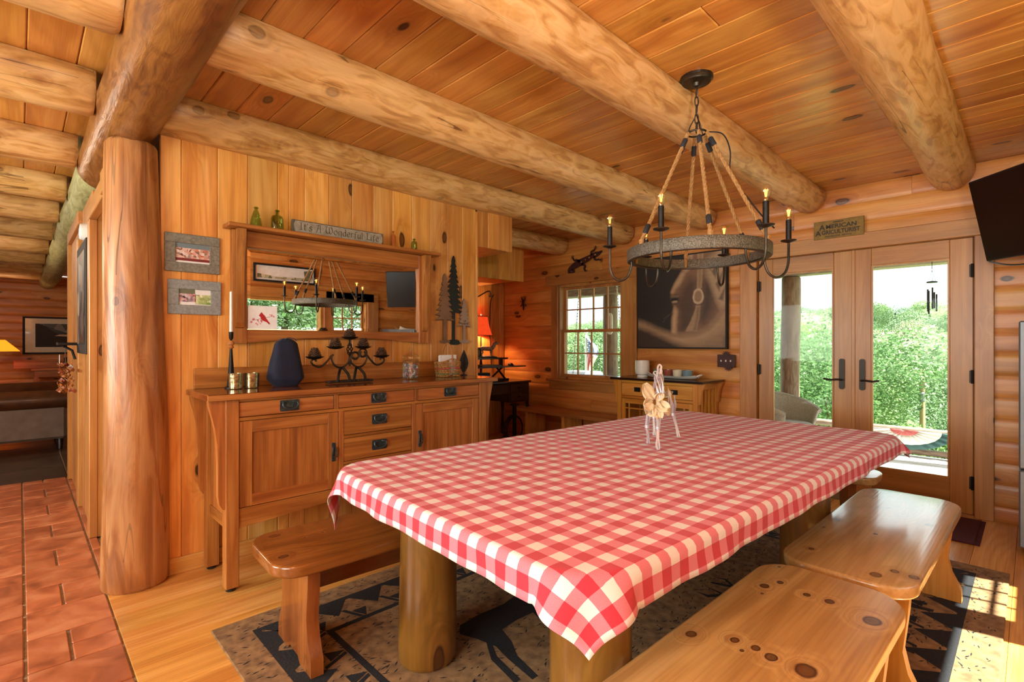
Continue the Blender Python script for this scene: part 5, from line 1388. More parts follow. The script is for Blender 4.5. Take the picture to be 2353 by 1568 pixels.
# (outline in print fractions, colour, softness of the edge, opacity)
back = [(0, .70), (.1, .73), (.25, .80), (.4, .85), (.55, .87), (.7, .855), (.82, .80), (.92, .70), (1.02, .58)]
PAINT = [
 ([(.56, .10), (.60, .02), (.64, -.05), (1.05, -.05), (1.05, .70), (.84, .90), (.55, .90), (.42, .85), (.42, .72), (.435, .62), (.43, .53), (.40, .45), (.41, .38), (.45, .30), (.50, .22)], '7a5840', .012, 1),
 ([(.62, .25), (.70, .30), (.70, .60), (.66, .80), (.50, .85), (.50, .62), (.47, .55), (.52, .42), (.56, .32)], '3f2c20', .05, .8),
 ([(.76, .30), (.90, .30), (.88, .60), (.78, .75), (.72, .70)], '33241b', .06, .8),
 ([(.415, .86), (.42, .70), (.44, .58), (.455, .55), (.485, .60), (.475, .70), (.47, .86)], 'b8946e', .02, .95),
 ([(.41, .39), (.45, .30), (.51, .21), (.55, .17), (.57, .20), (.52, .30), (.46, .36), (.43, .41)], 'b8946e', .02, .9),
 ([(.55, .16), (.57, .08), (.61, .0), (.66, -.02), (.65, .08), (.62, .16), (.58, .19)], 'b39373', .015, .85),
 ([(.585, .13), (.60, .06), (.63, .03), (.62, .12)], '4a3527', .01, .9),
 ([(.80, .08), (.90, .0), (1.05, -.05), (1.05, .56), (.95, .60), (.90, .50), (.86, .38), (.81, .24)], 'a98a6a', .03, .9),
 ([(.86, .20), (.93, .12), (.90, .28)], '4c382a', .01, .8), ([(.90, .34), (.98, .20), (.94, .42)], '4c382a', .01, .8), ([(.93, .50), (1.0, .36), (.98, .52)], '4c382a', .01, .8), ([(.82, .14), (.88, .06), (.85, .20)], '54402f', .01, .8),
 ([(.69, .55), (.745, .555), (.725, .70), (.70, .83), (.57, .83), (.62, .74), (.66, .66)], '9b7c5d', .006, 1),
 ([(.705, .57), (.735, .57), (.715, .70), (.69, .82), (.66, .82), (.69, .70)], '6e543e', .012, .8),
 ([(.71, -.02), (.775, -.02), (.765, .20), (.755, .37), (.70, .37), (.708, .18)], 'a48564', .005, 1), ([(.725, -.02), (.76, -.02), (.745, .36), (.715, .36)], '836548', .012, .8),
 (ell(.716, .455, .06, .085), 'c0a584', .005, 1), (ell(.716, .455, .042, .062), '8d6f52', .008, 1),
 (ell(.452, .470, .055, .05), '2e2019', .02, .95), (ell(.447, .475, .032, .026), '0d0907', .006, 1), (ell(.452, .497, .03, .010), 'b59877', .008, .9), (ell(.455, .44, .045, .010), '8a6c50', .012, .8),
 (back + [(1.02, 1.05), (-.02, 1.05), (-.02, .70)], '3a291f', .02, 1),
 (back + [(1.02, .82), (.92, .92), (.78, .99), (.62, 1.0), (.45, .95), (.3, .88), (.12, .80), (-.02, .76)], 'ac8864', .045, .95),
 ([(.50, 1.05), (.60, .97), (.75, .93), (.9, .83), (1.02, .72), (1.02, 1.05)], '8a6a4d', .06, .8)]
NP = 140; me_v, me_c, me_f = [], [], []
pl = [(p, lin(c)[:3], e, o, min(q[0] for q in p) - e, max(q[0] for q in p) + e, min(q[1] for q in p) - e, max(q[1] for q in p) + e) for p, c, e, o in PAINT]
for j in range(NP + 1):
    for i in range(NP + 1):
        x, y_ = i / NP, j / NP; me_v.append((-.488 + .976 * x, -.0489, .97 - .955 * y_))
        n_ = noise.noise(Vector((x * 6, y_ * 40, 2))) * .12 + noise.noise(Vector((x * 60, y_ * 60, 5))) * .05
        c = list(lin('241a16')[:3]); wx, wy = x + .006 * noise.noise(Vector((x * 20, y_ * 20, 1))), y_ + .006 * noise.noise(Vector((x * 20, y_ * 20, 9)))
        for p, col, e, o, a0, a1, b0, b1 in pl:
            if not (a0 < wx < a1 and b0 < wy < b1): continue
            t = max(0, min(1, sdf(p, wx, wy) / (2 * e) + .5)) * o
            if t: c = [u * (1 - t) + v * t for u, v in zip(c, col)]
        me_c.append([max(0, u * (1 + n_)) for u in c] + [1])
for j in range(NP):
    for i in range(NP): a_ = j * (NP + 1) + i; me_f.append((a_, a_ + NP + 1, a_ + NP + 2, a_ + 1))
pm_ = bpy.data.meshes.new('horse_print'); pm_.from_pydata(me_v, [], me_f); ca_ = pm_.color_attributes.new('print', 'FLOAT_COLOR', 'POINT')
ca_.data.foreach_set('color', [q for c in me_c for q in c])
t_ = NT('horse_print'); at_ = t_.add('VertexColor', layer_name='print'); t_.link(at_.outputs[0], t_.b.inputs['Base Color']); t_.b.inputs['Roughness'].default_value = .55; pm_.materials.append(t_.m)
po_ = bpy.data.objects.new('horse_print', pm_); COL.objects.link(po_); po_.parent = hp
# whiskers
flatXZ([[(-.488 + .976 * a, .97 - .955 * b), (-.488 + .976 * c_, .97 - .955 * d_), (-.488 + .976 * c_, .97 - .955 * (d_ + .0015))] for a, b, c_, d_ in ((.43, .60, .31, .72), (.43, .61, .32, .68))], 'whisker_print', 'horse_pale', hp, -.0493)
# plaque
pq = on_back('brass_plaque', 'tarnished brass plaque lettered American Agriculturist above the doors', 'sign', 1.153, 2.172, .03)
B('plate', 'brass_sign', pq, -.183, .183, -.008, 0, 0, .155, .002)
for txt, sz, zz, b_, sx in (('MEMBER', .017, .136, .0004, 1.2), ('PROTECTIVE  SERVICE', .017, .018, .0004, 1.15)):
    text_mesh('lettering', txt, sz, 'brass_text', pq, (0, -.0085, zz), (R(90), 0, 0), .0004, bold=b_, sx=sx)
for big, rest, zz, tot in (('A', 'MERICAN', .098, .24), ('A', 'GRICULTURIST', .051, .30)):
    text_mesh('lettering', big, .062, 'brass_text', pq, (-tot / 2 + .0, -.0085, zz), (R(90), 0, 0), .0004, bold=.0016)
    o = text_mesh('lettering', rest, .048, 'brass_text', pq, (-tot / 2 + .026, -.0085, zz + .002), (R(90), 0, 0), .0004, align='LEFT', bold=.0014)
    wd = max(v.co.x for v in o.data.vertices) - min(v.co.x for v in o.data.vertices); o.scale = ((tot - .0) / wd * .93, 1, 1)
# switch plate with pine sprig
sw = on_back('switch_plate', 'dark metal triple switch plate with a leaf spray beside the doors', 'switch', 2.108, 1.018, .019)
B('plate', 'gecko', sw, -.088, .088, -.006, 0, .02, .145, .002)
for k in (-1, 0, 1): B('toggle', 'ceramic', sw, k * .046 - .006, k * .046 + .006, -.02, -.006, .074, .094, .003)
for (cx, cz, a0) in ((.0, .135, 70), (.02, .03, -80)):
    for k in range(7):
        a = R(a0 - 75 + k * 25); MB().prismXZ([(cx, cz), (cx + .03 * math.cos(a) - .006 * math.sin(a), cz + .03 * math.sin(a) + .006 * math.cos(a)), (cx + .05 * math.cos(a), cz + .05 * math.sin(a)), (cx + .03 * math.cos(a) + .006 * math.sin(a), cz + .03 * math.sin(a) - .006 * math.cos(a))], -.010, -.006).build('leaf', 'gecko', sw)
# gecko
gk = on_back('metal_gecko', 'dark metal gecko crawling on the log siding above the window', 'wall art', 3.84, 2.165, .012)
gm = MB()
sp_ = spline([(.25, 0, .215), (.20, 0, .19), (.15, 0, .18), (.10, 0, .17), (.0, 0, .135), (-.10, 0, .105), (-.16, 0, .085), (-.22, 0, .06), (-.255, 0, .03), (-.24, 0, -.005), (-.20, 0, -.01), (-.18, 0, .02), (-.20, 0, .035), (-.215, 0, .02)], 6)
wd = [.005, .024, .034, .026, .038, .044, .040, .030, .024, .019, .017, .014, .012, .010]
def ribbon(m, pts, ws, y0, y1):
    n = len(pts); Lp, Rp = [], []
    for i, p in enumerate(pts):
        t = (pts[min(i + 1, n - 1)] - pts[max(i - 1, 0)]).normalized(); q = Vector((-t.z, 0, t.x))
        f = i / (n - 1) * (len(ws) - 1); k = min(int(f), len(ws) - 2); w = ws[k] + (ws[k + 1] - ws[k]) * (f - k)
        Lp.append(p + q * w); Rp.append(p - q * w)
    for i in range(n - 1):
        m.prismXZ([(Lp[i].x, Lp[i].z), (Rp[i].x, Rp[i].z), (Rp[i + 1].x, Rp[i + 1].z), (Lp[i + 1].x, Lp[i + 1].z)], y0, y1)
ribbon(gm, sp_, wd, -.012, -.008); gm.build('body', 'gecko', gk)
for nm, P in (('leg', [(.10, 0, .18), (.09, 0, .22), (.13, 0, .235), (.15, 0, .262)]), ('leg', [(.13, 0, .16), (.15, 0, .12), (.20, 0, .115), (.235, 0, .105)]), ('leg', [(-.08, 0, .12), (-.14, 0, .15), (-.17, 0, .145), (-.20, 0, .185)]), ('leg', [(-.06, 0, .09), (.0, 0, .06), (-.02, 0, .03), (.01, 0, -.01)])):
    m = MB(); s_ = spline(P, 4); ribbon(m, s_, [.017, .013, .011, .010], -.012, -.008)
    e = s_[-1]
    for a in (-60, -20, 20, 60, 100):
        d_ = (s_[-1] - s_[-2]).normalized(); b_ = math.atan2(d_.z, d_.x) + R(a - 20); m.prismXZ([(e.x, e.z), (e.x + .024 * math.cos(b_ - .12), e.z + .024 * math.sin(b_ - .12)), (e.x + .03 * math.cos(b_), e.z + .03 * math.sin(b_)), (e.x + .024 * math.cos(b_ + .12), e.z + .024 * math.sin(b_ + .12))], -.012, -.008)
    m.build(nm, 'gecko', gk)
for i, (x, z_) in enumerate(((.06, .155), (-.0, .135), (-.06, .115), (.15, .18))): MB().prismXZ([(x + .012 * math.cos(R(a)), z_ + .009 * math.sin(R(a))) for a in range(0, 360, 30)], -.0128, -.012).build('punched_spot', 'siding', gk)
# small deer hook in the nook
dk = on_back('stag_hook', 'small dark metal stag head hook on the log siding in the nook', 'hook', 4.915, 1.73, .006)
m = MB(); ribbon(m, spline([(0, 0, 0), (.0, 0, .05), (-.01, 0, .1), (.0, 0, .15)], 4), [.006, .014, .022, .016], -.012, -.004)
for s in (-1, 1):
    ribbon(m, spline([(0, 0, .13), (s * .03, 0, .15), (s * .04, 0, .19)], 4), [.006, .004], -.012, -.006); ribbon(m, spline([(s * .02, 0, .145), (s * .012, 0, .19)], 2), [.004, .003], -.012, -.006)
    ribbon(m, spline([(0, 0, .08), (s * .04, 0, .07), (s * .05, 0, .05)], 3), [.008, .005], -.012, -.006)
m.build('head', 'gecko', dk)
# ---------------------------------------------------------------- mission cabinet on the door wall
mc = thing('mission_cabinet', 'honey-coloured mission cabinet with a black top and lattice glass doors', 'cabinet', (4.76, 2.63, 0))
def mcB(name, mat, x0, x1, y0, y1, z0, z1, b=.003, parent=None): return B(name, mat, parent or mc, x0 - 4.76, x1 - 4.76, y0 - 2.63, y1 - 2.63, z0, z1, b)
CX0, CX1, CY0, CY1 = 4.54, 4.975, 2.185, 3.075
mcB('top', 'dark_desk', 4.495, 4.98, 2.12, 3.135, .895, .918, .003)
for xx in (CX0, CX1 - .05):
    for yy in (CY0, CY1 - .05):
        mcB('leg', 'mission_pine_Z', xx, xx + .05, yy, yy + .05, 0, .895)
for yy in (CY0 + .02, CY1 - .03): mcB('side_panel', 'mission_pine_Z', CX0 + .05, CX1 - .05, yy, yy + .01, .12, .895, .0)
for k in range(4):
    x = CX0 + .085 + k * .078; mcB('side_slat', 'mission_pine_Z', x, x + .05, CY0 + .008, CY0 + .02, .18, .83)
mcB('side_rail', 'mission_pine', CX0 + .05, CX1 - .05, CY0 + .004, CY0 + .03, .83, .893); mcB('side_rail', 'mission_pine', CX0 + .05, CX1 - .05, CY0 + .004, CY0 + .03, .11, .18)
for yy, s in ((CY0, -1), (CY1, 1)):
    p = [(0, .893), (s * .06, .893), (s * .055, .87), (s * .035, .82), (s * .026, .76), (s * .02, .70), (0, .69)]
    for xx in (CX0 + .006, CX1 - .042): MB().prism([(yy + a - 2.63, z) for a, z in p], 'X', xx - 4.76, xx + .036 - 4.76).build('corbel', 'mission_pine_Z', mc)
mcB('case_back', 'mission_pine', CX1 - .02, CX1 - .01, CY0 + .05, CY1 - .05, .12, .89); mcB('shelf', 'mission_pine', CX0 + .04, CX1 - .02, CY0 + .03, CY1 - .03, .40, .415); mcB('case_floor', 'mission_pine', CX0 + .02, CX1 - .02, CY0 + .03, CY1 - .03, .12, .14)
for z0, z1 in ((.865, .895), (.705, .73), (.105, .14)): mcB('rail', 'mission_pine', CX0 + .005, CX0 + .03, CY0 + .05, CY1 - .05, z0, z1, .001)
ym = (CY0 + CY1) / 2
mcB('divider', 'mission_pine_Z', CX0 + .005, CX0 + .03, ym - .015, ym + .015, .14, .865, .001)
for a, b in ((CY0 + .05, ym - .015), (ym + .015, CY1 - .05)):
    d = mcB('drawer', 'mission_pine', CX0 + .008, CX0 + .028, a + .003, b - .003, .733, .862, .002); yc = (a + b) / 2
    pl = mcB('pull_plate', 'iron', CX0 + .004, CX0 + .008, yc - .036, yc + .036, .776, .822, .001, d)
    MB().tube([(CX0 - .006 - 4.76, yc - .02 - 2.63, .803), (CX0 - .01 - 4.76, yc - .02 - 2.63, .787), (CX0 - .01 - 4.76, yc + .02 - 2.63, .787), (CX0 - .006 - 4.76, yc + .02 - 2.63, .803)], .0035, 6).build('bail', 'iron', pl, True)
    g = mcB('door', 'mission_pine_Z', CX0 + .008, CX0 + .026, a + .003, a + .045, .143, .70, .002)
    mcB('stile', 'mission_pine_Z', CX0 + .008, CX0 + .026, b - .045, b - .003, .143, .70, .002, g)
    for z0, z1 in ((.143, .2), (.65, .70)): mcB('door_rail', 'mission_pine', CX0 + .008, CX0 + .026, a + .045, b - .045, z0, z1, .001, g)
    for yy in (a + .09, b - .09): mcB('lattice_bar', 'mission_pine_Z', CX0 + .010, CX0 + .022, yy - .007, yy + .007, .2, .65, .001, g)
    for zz in (.60, .25): mcB('lattice_bar', 'mission_pine', CX0 + .010, CX0 + .022, a + .045, b - .045, zz - .007, zz + .007, .001, g)
    mcB('pane', 'picture_glass', CX0 + .024, CX0 + .026, a + .046, b - .046, .2, .65, 0, g)
MT = .9186
cu = thing('ceramic_crock', 'white ceramic footed crock on the mission cabinet', 'crock', (4.76, 2.905, MT))
MB().lathe([(.055, 0), (.056, .008), (.05, .016), (.068, .03), (.075, .06), (.075, .172), (.071, .172), (.07, .04), (.03, .03)], n=28).build('body', 'ceramic', cu, True)
ty = thing('serving_tray', 'long white ceramic boat tray with end handles on the mission cabinet', 'tray', (4.70, 2.52, MT))
def boat(m, L_, Wd, Hh, th):
    nx, ny = 24, 10
    for off, s in ((0, 1), (th, -1)):
        def fn(i, j):
            u = (i - .5) * 2; v = (j - .5) * 2; w = Wd * (1 - .25 * u ** 4); 
            return (v * w * (.72 + .28 * abs(v)), u * (L_ + 0), Hh * (.32 * u ** 4 + .62 * abs(v) ** 3.0) + off)
        o = len(m.v); m.grid(fn, nx, ny)
        if s < 0: pass
    return m
boat(MB(), .26, .085, .046, .004).build('bowl', 'ceramic', ty, 'all')
for s in (-1, 1): MB().tube(spline([(-.03, s * .255, .03), (-.026, s * .285, .046), (0, s * .297, .05), (.026, s * .285, .046), (.03, s * .255, .03)], 5), .006, 8).build('handle', 'ceramic', ty, True)
for (dy, mt, lb) in ((.16, 'bowl_green', 'dark olive'), (.055, 'bowl_red', 'brick red'), (-.05, 'bowl_cream', 'cream'), (-.155, 'bowl_blue', 'slate blue')):
    o = thing('dip_bowl', 'small %s dip bowl in the white boat tray' % lb, 'bowl', (4.70, 2.52 + dy, MT + .0075), group='dip bowls in the boat tray')
    MB().lathe([(.026, 0), (.03, .002), (.046, .034), (.05, .082), (.046, .082), (.042, .036), (.01, .008)], n=24).build('body', mt, o, True)

# ---------------------------------------------------------------- desk nook
wbx = thing('plank_bench', 'low reddish plank bench running along the log wall under the window', 'bench', (4.775, 3.88, 0))
slab([(-.215, -.70), (.20, -.70), (.20, .70), (-.215, .70)], .41, .452, .008, 'seat', 'trim_Y', wbx)
for yy in (-.62, .0, .60): B('leg', 'pine_Z', wbx, -.17, .17, yy - .022, yy + .022, 0, .409, .003)
B('back_rail', 'trim_Y', wbx, .13, .165, -.598, .578, .28, .40, .003) if False else None
dk_ = thing('writing_desk', 'dark stained writing desk with small drawers in the nook', 'desk', (4.30, 5.00, 0))
slab(rrect(-.66, .64, -.30, .29, .02, 3), .75, .778, .008, 'top', 'dark_desk', dk_)
B('apron', 'dark_desk', dk_, -.60, .24, -.265, -.245, .62, .749, .002); B('case', 'dark_desk', dk_, .26, .595, -.262, .26, .50, .749, .003)
for z0, z1 in ((.635, .74), (.51, .625)):
    d = B('drawer', 'dark_desk', dk_, .275, .58, -.272, -.262, z0, z1, .002)
    MB().lathe([(.004, 0), (.004, .01), (.011, .016), (.008, .024)], n=12).build('knob', 'hinge_metal', d, True, loc=(.43, -.272, (z0 + z1) / 2), rot=(R(90), 0, 0))
d = B('drawer', 'dark_desk', dk_, -.58, .22, -.272, -.265, .635, .74, .002)
MB().lathe([(.004, 0), (.004, .01), (.011, .016), (.008, .024)], n=12).build('knob', 'hinge_metal', d, True, loc=(-.18, -.272, .69), rot=(R(90), 0, 0))
for lx, ly in ((-.61, -.25), (.60, -.25), (-.61, .24), (.60, .24)):
    MB().lathe([(.014, 0), (.016, .02), (.022, .12), (.016, .30), (.024, .44), (.02, .48), (.024, .5), (.024, .749)], (lx, ly, 0), 12).build('leg', 'dark_desk', dk_, True)
pd = thing('pedestal_stand', 'dark iron pedestal with a cross foot below the desk', 'stand', (4.57, 4.66, 0))
MB().tube([(0, 0, .03), (0, 0, .47)], .026, 12).build('column', 'iron', pd, True)
for a in range(4): MB().tube([(0, 0, .05), (.14 * math.cos(R(a * 90 + 30)), .14 * math.sin(R(a * 90 + 30)), .016)], [.02, .012], 8).build('foot', 'iron', pd, True)
MB().lathe([(.012, .47), (.06, .475), (.06, .49), (.012, .495)], n=20).build('plate', 'iron', pd, True)
cb = thing('cable_coil', 'coil of black cable hanging against the iron pedestal', 'cable', (4.50, 4.60, .03))
m = MB()
for k in range(4): m.tube([((.135 + .012 * k) * math.cos(R(a)) , .012 * k - .02 + .008 * math.sin(R(a * 2)), .17 + (.145 + .006 * k) * math.sin(R(a))) for a in range(0, 360, 15)], .007, 6, closed=True)
m.build('loops', 'black_plastic', cb, True)
MB().tube(spline([(-.12, 0, .09), (-.3, .05, .03), (-.5, .08, -.02)], 5), .006, 6).build('tail', 'black_plastic', cb, True)
DT = .7786
rs = thing('desk_riser', 'black two-tier standing desk riser on the dark desk', 'desk riser', (4.33, 4.96, DT))
B('upper_tier', 'black_plastic', rs, -.36, .36, -.06, .17, .285, .305, .004); B('keyboard_tray', 'black_plastic', rs, -.45, .50, -.26, .06, .185, .200, .004); B('base', 'black_plastic', rs, -.32, .34, -.10, .22, .0, .03, .004)
for s in (-.28, .28):
    MB().box(s - .02, s + .02, -.02, .02, .20, .286).build('strut', 'black_plastic', rs); MB().tube([(s, -.08, .03), (s, .10, .185)], .014, 8).build('strut', 'black_plastic', rs, True); MB().tube([(s, .18, .03), (s, -.04, .185)], .014, 8).build('strut', 'black_plastic', rs, True)
lp = thing('laptop', 'closed silver laptop lying on the riser tray', 'laptop', (4.22, 4.815, DT + .2008))
B('base', 'grey_plastic', lp, -.17, .17, -.12, .12, 0, .012, .003); B('lid', 'grey_plastic', lp, -.17, .17, -.12, .12, .0126, .02, .003)
ms = thing('computer_mouse', 'small black mouse on the end of the riser tray', 'mouse', (4.66, 4.82, DT + .2008))
m = MB(); m.smooth = 'all'
m.grid(lambda i, j: (.03 * math.cos(i * 2 * math.pi) * math.cos(j * math.pi / 2), .05 * math.sin(i * 2 * math.pi) * math.cos(j * math.pi / 2), .034 * math.sin(j * math.pi / 2)), 16, 6); m.build('body', 'black_plastic', ms)
B('wheel', 'grey_plastic', ms, -.003, .003, -.03, -.018, .024, .034, .001)
pr = thing('printer', 'squat black printer on the desk before the riser', 'printer', (4.02, 4.76, DT))
B('body', 'black_plastic', pr, -.20, .19, -.05, .07, 0, .115, .01) ; B('paper_slot', 'grey_plastic', pr, -.15, .14, -.056, -.05, .03, .045, .002); B('lid', 'black_plastic', pr, -.195, .185, -.048, .068, .116, .128, .004)
st = thing('stag_figurine', 'brown and white stag figurine standing on the desk riser', 'figurine', (4.40, 4.99, DT + .3056), R(-40))
m = MB(); m.smooth = 'all'
m.tube(spline([(-.10, 0, .115), (-.06, 0, .122), (.0, 0, .118), (.05, 0, .122), (.075, 0, .15), (.095, 0, .185), (.115, 0, .195), (.15, 0, .18)], 4), [.012] + [.026] * 3 + [.03] * 8 + [.028] * 4 + [.03] * 3 + [.024] * 3 + [.018] * 4 + [.016] * 2 + [.008] * 1, 10)
m.build('body', 'white_deer', st)
for x, y_, d_ in ((-.08, .014, -.01), (-.07, -.014, .012), (.05, .014, .01), (.045, -.014, -.005)): MB().tube([(x, y_, .11), (x + d_, y_, .07), (x - d_, y_, .03), (x, y_, .024)], [.014, .009, .006, .008], 8).build('leg', 'white_deer', st, True)
for s in (-1, 1):
    MB().tube(spline([(.105, s * .008, .20), (.09, s * .03, .235), (.10, s * .045, .265)], 4), .004, 6).build('antler', 'white_deer', st, True); MB().tube([(.095, s * .026, .23), (.12, s * .035, .255)], .0035, 6).build('antler', 'white_deer', st, True)
m = MB(); m.grid(lambda i, j: (.13 * math.cos(i * 6.2832) * math.cos(j * 1.57) * (1 + .1 * math.sin(5 * i * 6.28)), .05 * math.sin(i * 6.2832) * math.cos(j * 1.57), .028 * math.sin(j * 1.57)), 20, 5); m.build('rock_base', 'stone_dark', st)
hs = thing('horseshoe_plaque', 'small grey tile with a dark horseshoe leaning on the riser', 'plaque', (4.20, 4.94, DT + .3056), R(10))
B('tile', 'barn_frame', hs, -.065, .065, -.006, .006, 0, .135, .004)
MB().tube(spline([(-.02, -.009, .02), (-.042, -.009, .06), (-.03, -.009, .105), (0, -.009, .12), (.03, -.009, .105), (.042, -.009, .06), (.02, -.009, .02)], 4), .008, 6).build('horseshoe', 'iron', hs, True)
tl = thing('table_lamp', 'table lamp with a glowing red fabric shade in the nook', 'lamp', (4.49, 5.225, DT))
MB().lathe([(.05, 0), (.05, .012), (.02, .03), (.012, .08), (.022, .2), (.01, .3), (.008, .58)], n=20).build('base', 'iron', tl, True)
shp = [(.155 + .04 * (1 - t) ** 2 - .045 * t, .60 + .26 * t) for t in [k / 8 for k in range(9)]]
def shade(prof, nside=8):
    m = MB(); m.smooth = True; n = 48
    for off in (0, -.004):
        o = len(m.v)
        for r, z in prof:
            for k in range(n):
                a = 2 * math.pi * k / n; f = 1 + .05 * (abs(math.cos(nside / 2 * a)) - .6); m.v.append(((r * f + off) * math.cos(a), (r * f + off) * math.sin(a) * .45, z))
        for i in range(len(prof) - 1):
            for k in range(n):
                q = (k + 1) % n; f_ = (o + i * n + k, o + i * n + q, o + (i + 1) * n + q, o + (i + 1) * n + k); m.f.append(f_ if off == 0 else f_[::-1])
    return m
shade(shp).build('shade', 'lamp_red', tl)
for zz, rr in ((.602, .198), (.858, .112)): MB().tube([(rr * math.cos(R(a)), rr * .45 * math.sin(R(a)), zz) for a in range(0, 360, 10)], .004, 6, closed=True).build('shade_rim', 'rust_edge', tl, True)
MB().lathe([(.003, .86), (.003, .875), (.012, .882), (.004, .91)], n=8).build('finial', 'ceramic', tl, True)
light('table_lamp_bulb', 'POINT', (4.49, 5.225, DT + .70), 11, (1.0, .58, .28), shadow_soft_size=.03)
al = thing('swing_arm_lamp', 'greenish metal swing-arm lamp reaching out of the nook corner', 'lamp', (4.72, 5.30, 1.93))
MB().tube(spline([(0.02, 0.0, 0), (-.05, -.06, .05), (-.14, -.10, .05), (-.35, -.14, -.04), (-.52, -.16, -.10)], 6), .009, 8).build('arm', 'bronze', al, True)
MB().lathe([(.012, .05), (.05, .035), (.075, -.03), (.07, -.03), (.045, .028)], (-.58, -.17, -.13), 20).build('shade', 'bowl_green', al, True); MB().lathe([(.03, -.01), (.032, .012), (.01, .014)], (.02, 0, 0), 14).build('mount', 'bronze', al, True)
wc = tag(MB().tube(spline([(4.80, 5.305, 1.96), (4.74, 5.305, 1.86), (4.72, 5.305, 1.5), (4.74, 5.305, 1.15), (4.75, 5.305, .95)], 6), .006, 6).build('lamp_cord', 'black_plastic', None, True), 'dark cord hanging down the nook corner boards', 'cord')
hk = tag(MB().tube(spline([(4.33, 5.31, 1.85), (4.33, 5.29, 1.78), (4.37, 5.27, 1.74), (4.40, 5.27, 1.70), (4.37, 5.27, 1.665), (4.33, 5.27, 1.68)], 6), .012, 8).build('iron_hook', 'iron', None, True), 'curled dark iron hook on the nook boards above the red lamp', 'hook')

# ---------------------------------------------------------------- television corner on the right
tv = thing('television', 'flat black television tilted down on a wall arm in the corner', 'television', (4.34, -.035, 2.095), 0)
# screen frame: horizontal axis from far-left edge to near-right edge
u_ = Vector((-.71, -.704, 0)).normalized(); nrm = Vector((-.704, .71, 0)); tilt = R(13)
panel = bpy.data.objects.new('panel_holder', None); bpy.data.objects.remove(panel)
Mx = Matrix((u_, nrm.cross(u_) if False else Vector((0, 0, 1)).cross(u_), Vector((0, 0, 1)))).transposed()
rot = Mx.to_euler(); 
def tvpart(m, nm, mt): 
    o = m.build(nm, mt, tv); o.rotation_euler = (Mx @ Matrix.Rotation(tsign * tilt, 3, 'X')).to_euler(); return o
side = (Mx @ Vector((0, 1, 0))).dot(nrm); tsign = 1 if side > 0 else 1
fy = 1 if side > 0 else -1
tvpart(MB().box(-.43, .43, min(0, -fy * .035), max(0, -fy * .035), -.275, .275, .006), 'case', 'black_plastic')
tvpart(MB().box(-.42, .42, fy * .0005, fy * .0025, -.26, .265), 'screen', 'screen')
tvpart(MB().box(-.06, .06, -fy * .035, -fy * .09, -.08, .08, .004), 'mount_plate', 'iron')
MB().tube(spline([(-fy * -.03, .03, 0), (.18, -.30, 0), (.10, -.60, 0), (.10, -.885, 0)], 5), .02, 8).build('wall_arm', 'iron', tv, True) if False else MB().tube([(.05, -.06, 0), (.2, -.42, 0), (.1, -.86, 0)], .018, 8).build('wall_arm', 'iron', tv, True)
tvc = MB().tube(spline([(.24, .24, -.28), (.22, .14, -.315), (.15, .02, -.32), (.05, -.2, -.3)], 5), .005, 6).build('cable', 'black_plastic', tv, True)
fr = thing('refrigerator', 'grey metal refrigerator cabinet standing in the corner by the doors', 'refrigerator', (4.58, -.40, 0))
B('body', 'steel_grey', fr, -.32, .33, -.47, .40, .04, 1.42, .008)
B('door', 'steel_grey', fr, -.315, .325, .402, .462, .06, .52, .008); B('door', 'steel_grey', fr, -.315, .325, .402, .462, .53, 1.41, .008)
B('plinth', 'black_plastic', fr, -.30, .31, -.45, .38, 0, .04)
for z0, z1 in (): MB().tube([(-.26, .464, z0), (-.26, .49, z0 + .02), (-.26, .49, z1 - .02), (-.26, .464, z1)], .009, 8).build('handle', 'fridge_handle', fr, True)
ds = thing('boat_dish', 'white boat-shaped dish on top of the refrigerator', 'dish', (4.47, -.35, 1.421), R(90))
boat(MB(), .24, .11, .12, .005).build('bowl', 'ceramic', ds, 'all')
for k, (mt, lb) in enumerate((('book_red', 'dark red'), ('book_blue', 'blue'))):
    o = thing('book', '%s book stacked on the refrigerator behind the dish' % lb, 'book', (4.56, -.66, 1.421 + k * .042), R(4 * k))
    B('cover', mt, o, -.14, .14, -.1, .1, 0, .04, .003); B('pages', 'paper', o, -.135, .141, -.101, .096, .005, .035, .0)
pw = thing('panorama_picture', 'long black framed landscape print over the right hand windows', 'picture', (2.73, RT + .0, 2.135))
m = MB(); m.box(-.43, .43, .004, .03, 0, .025).box(-.43, .43, .004, .03, .225, .25).box(-.43, -.405, .004, .03, .025, .225).box(.405, .43, .004, .03, .025, .225); m.build('frame', 'canvas_edge', pw)
p_ = B('print', 'paper', pw, -.405, .405, .004, .012, .025, .225)
flatXZ([[(.38, .05), (.38, .10), (.2, .09), (-.1, .08), (-.38, .11), (-.38, .05)][::-1]], 'land_print', 'panorama', p_, .0126); flatXZ([[(.39, .07), (.39, .21), (.26, .19), (.28, .07)]], 'tree_print', 'bowl_green', p_, .0124)
for nm in ('land_print', 'tree_print'):
    o = bpy.data.objects[nm]; o.data.flip_normals()

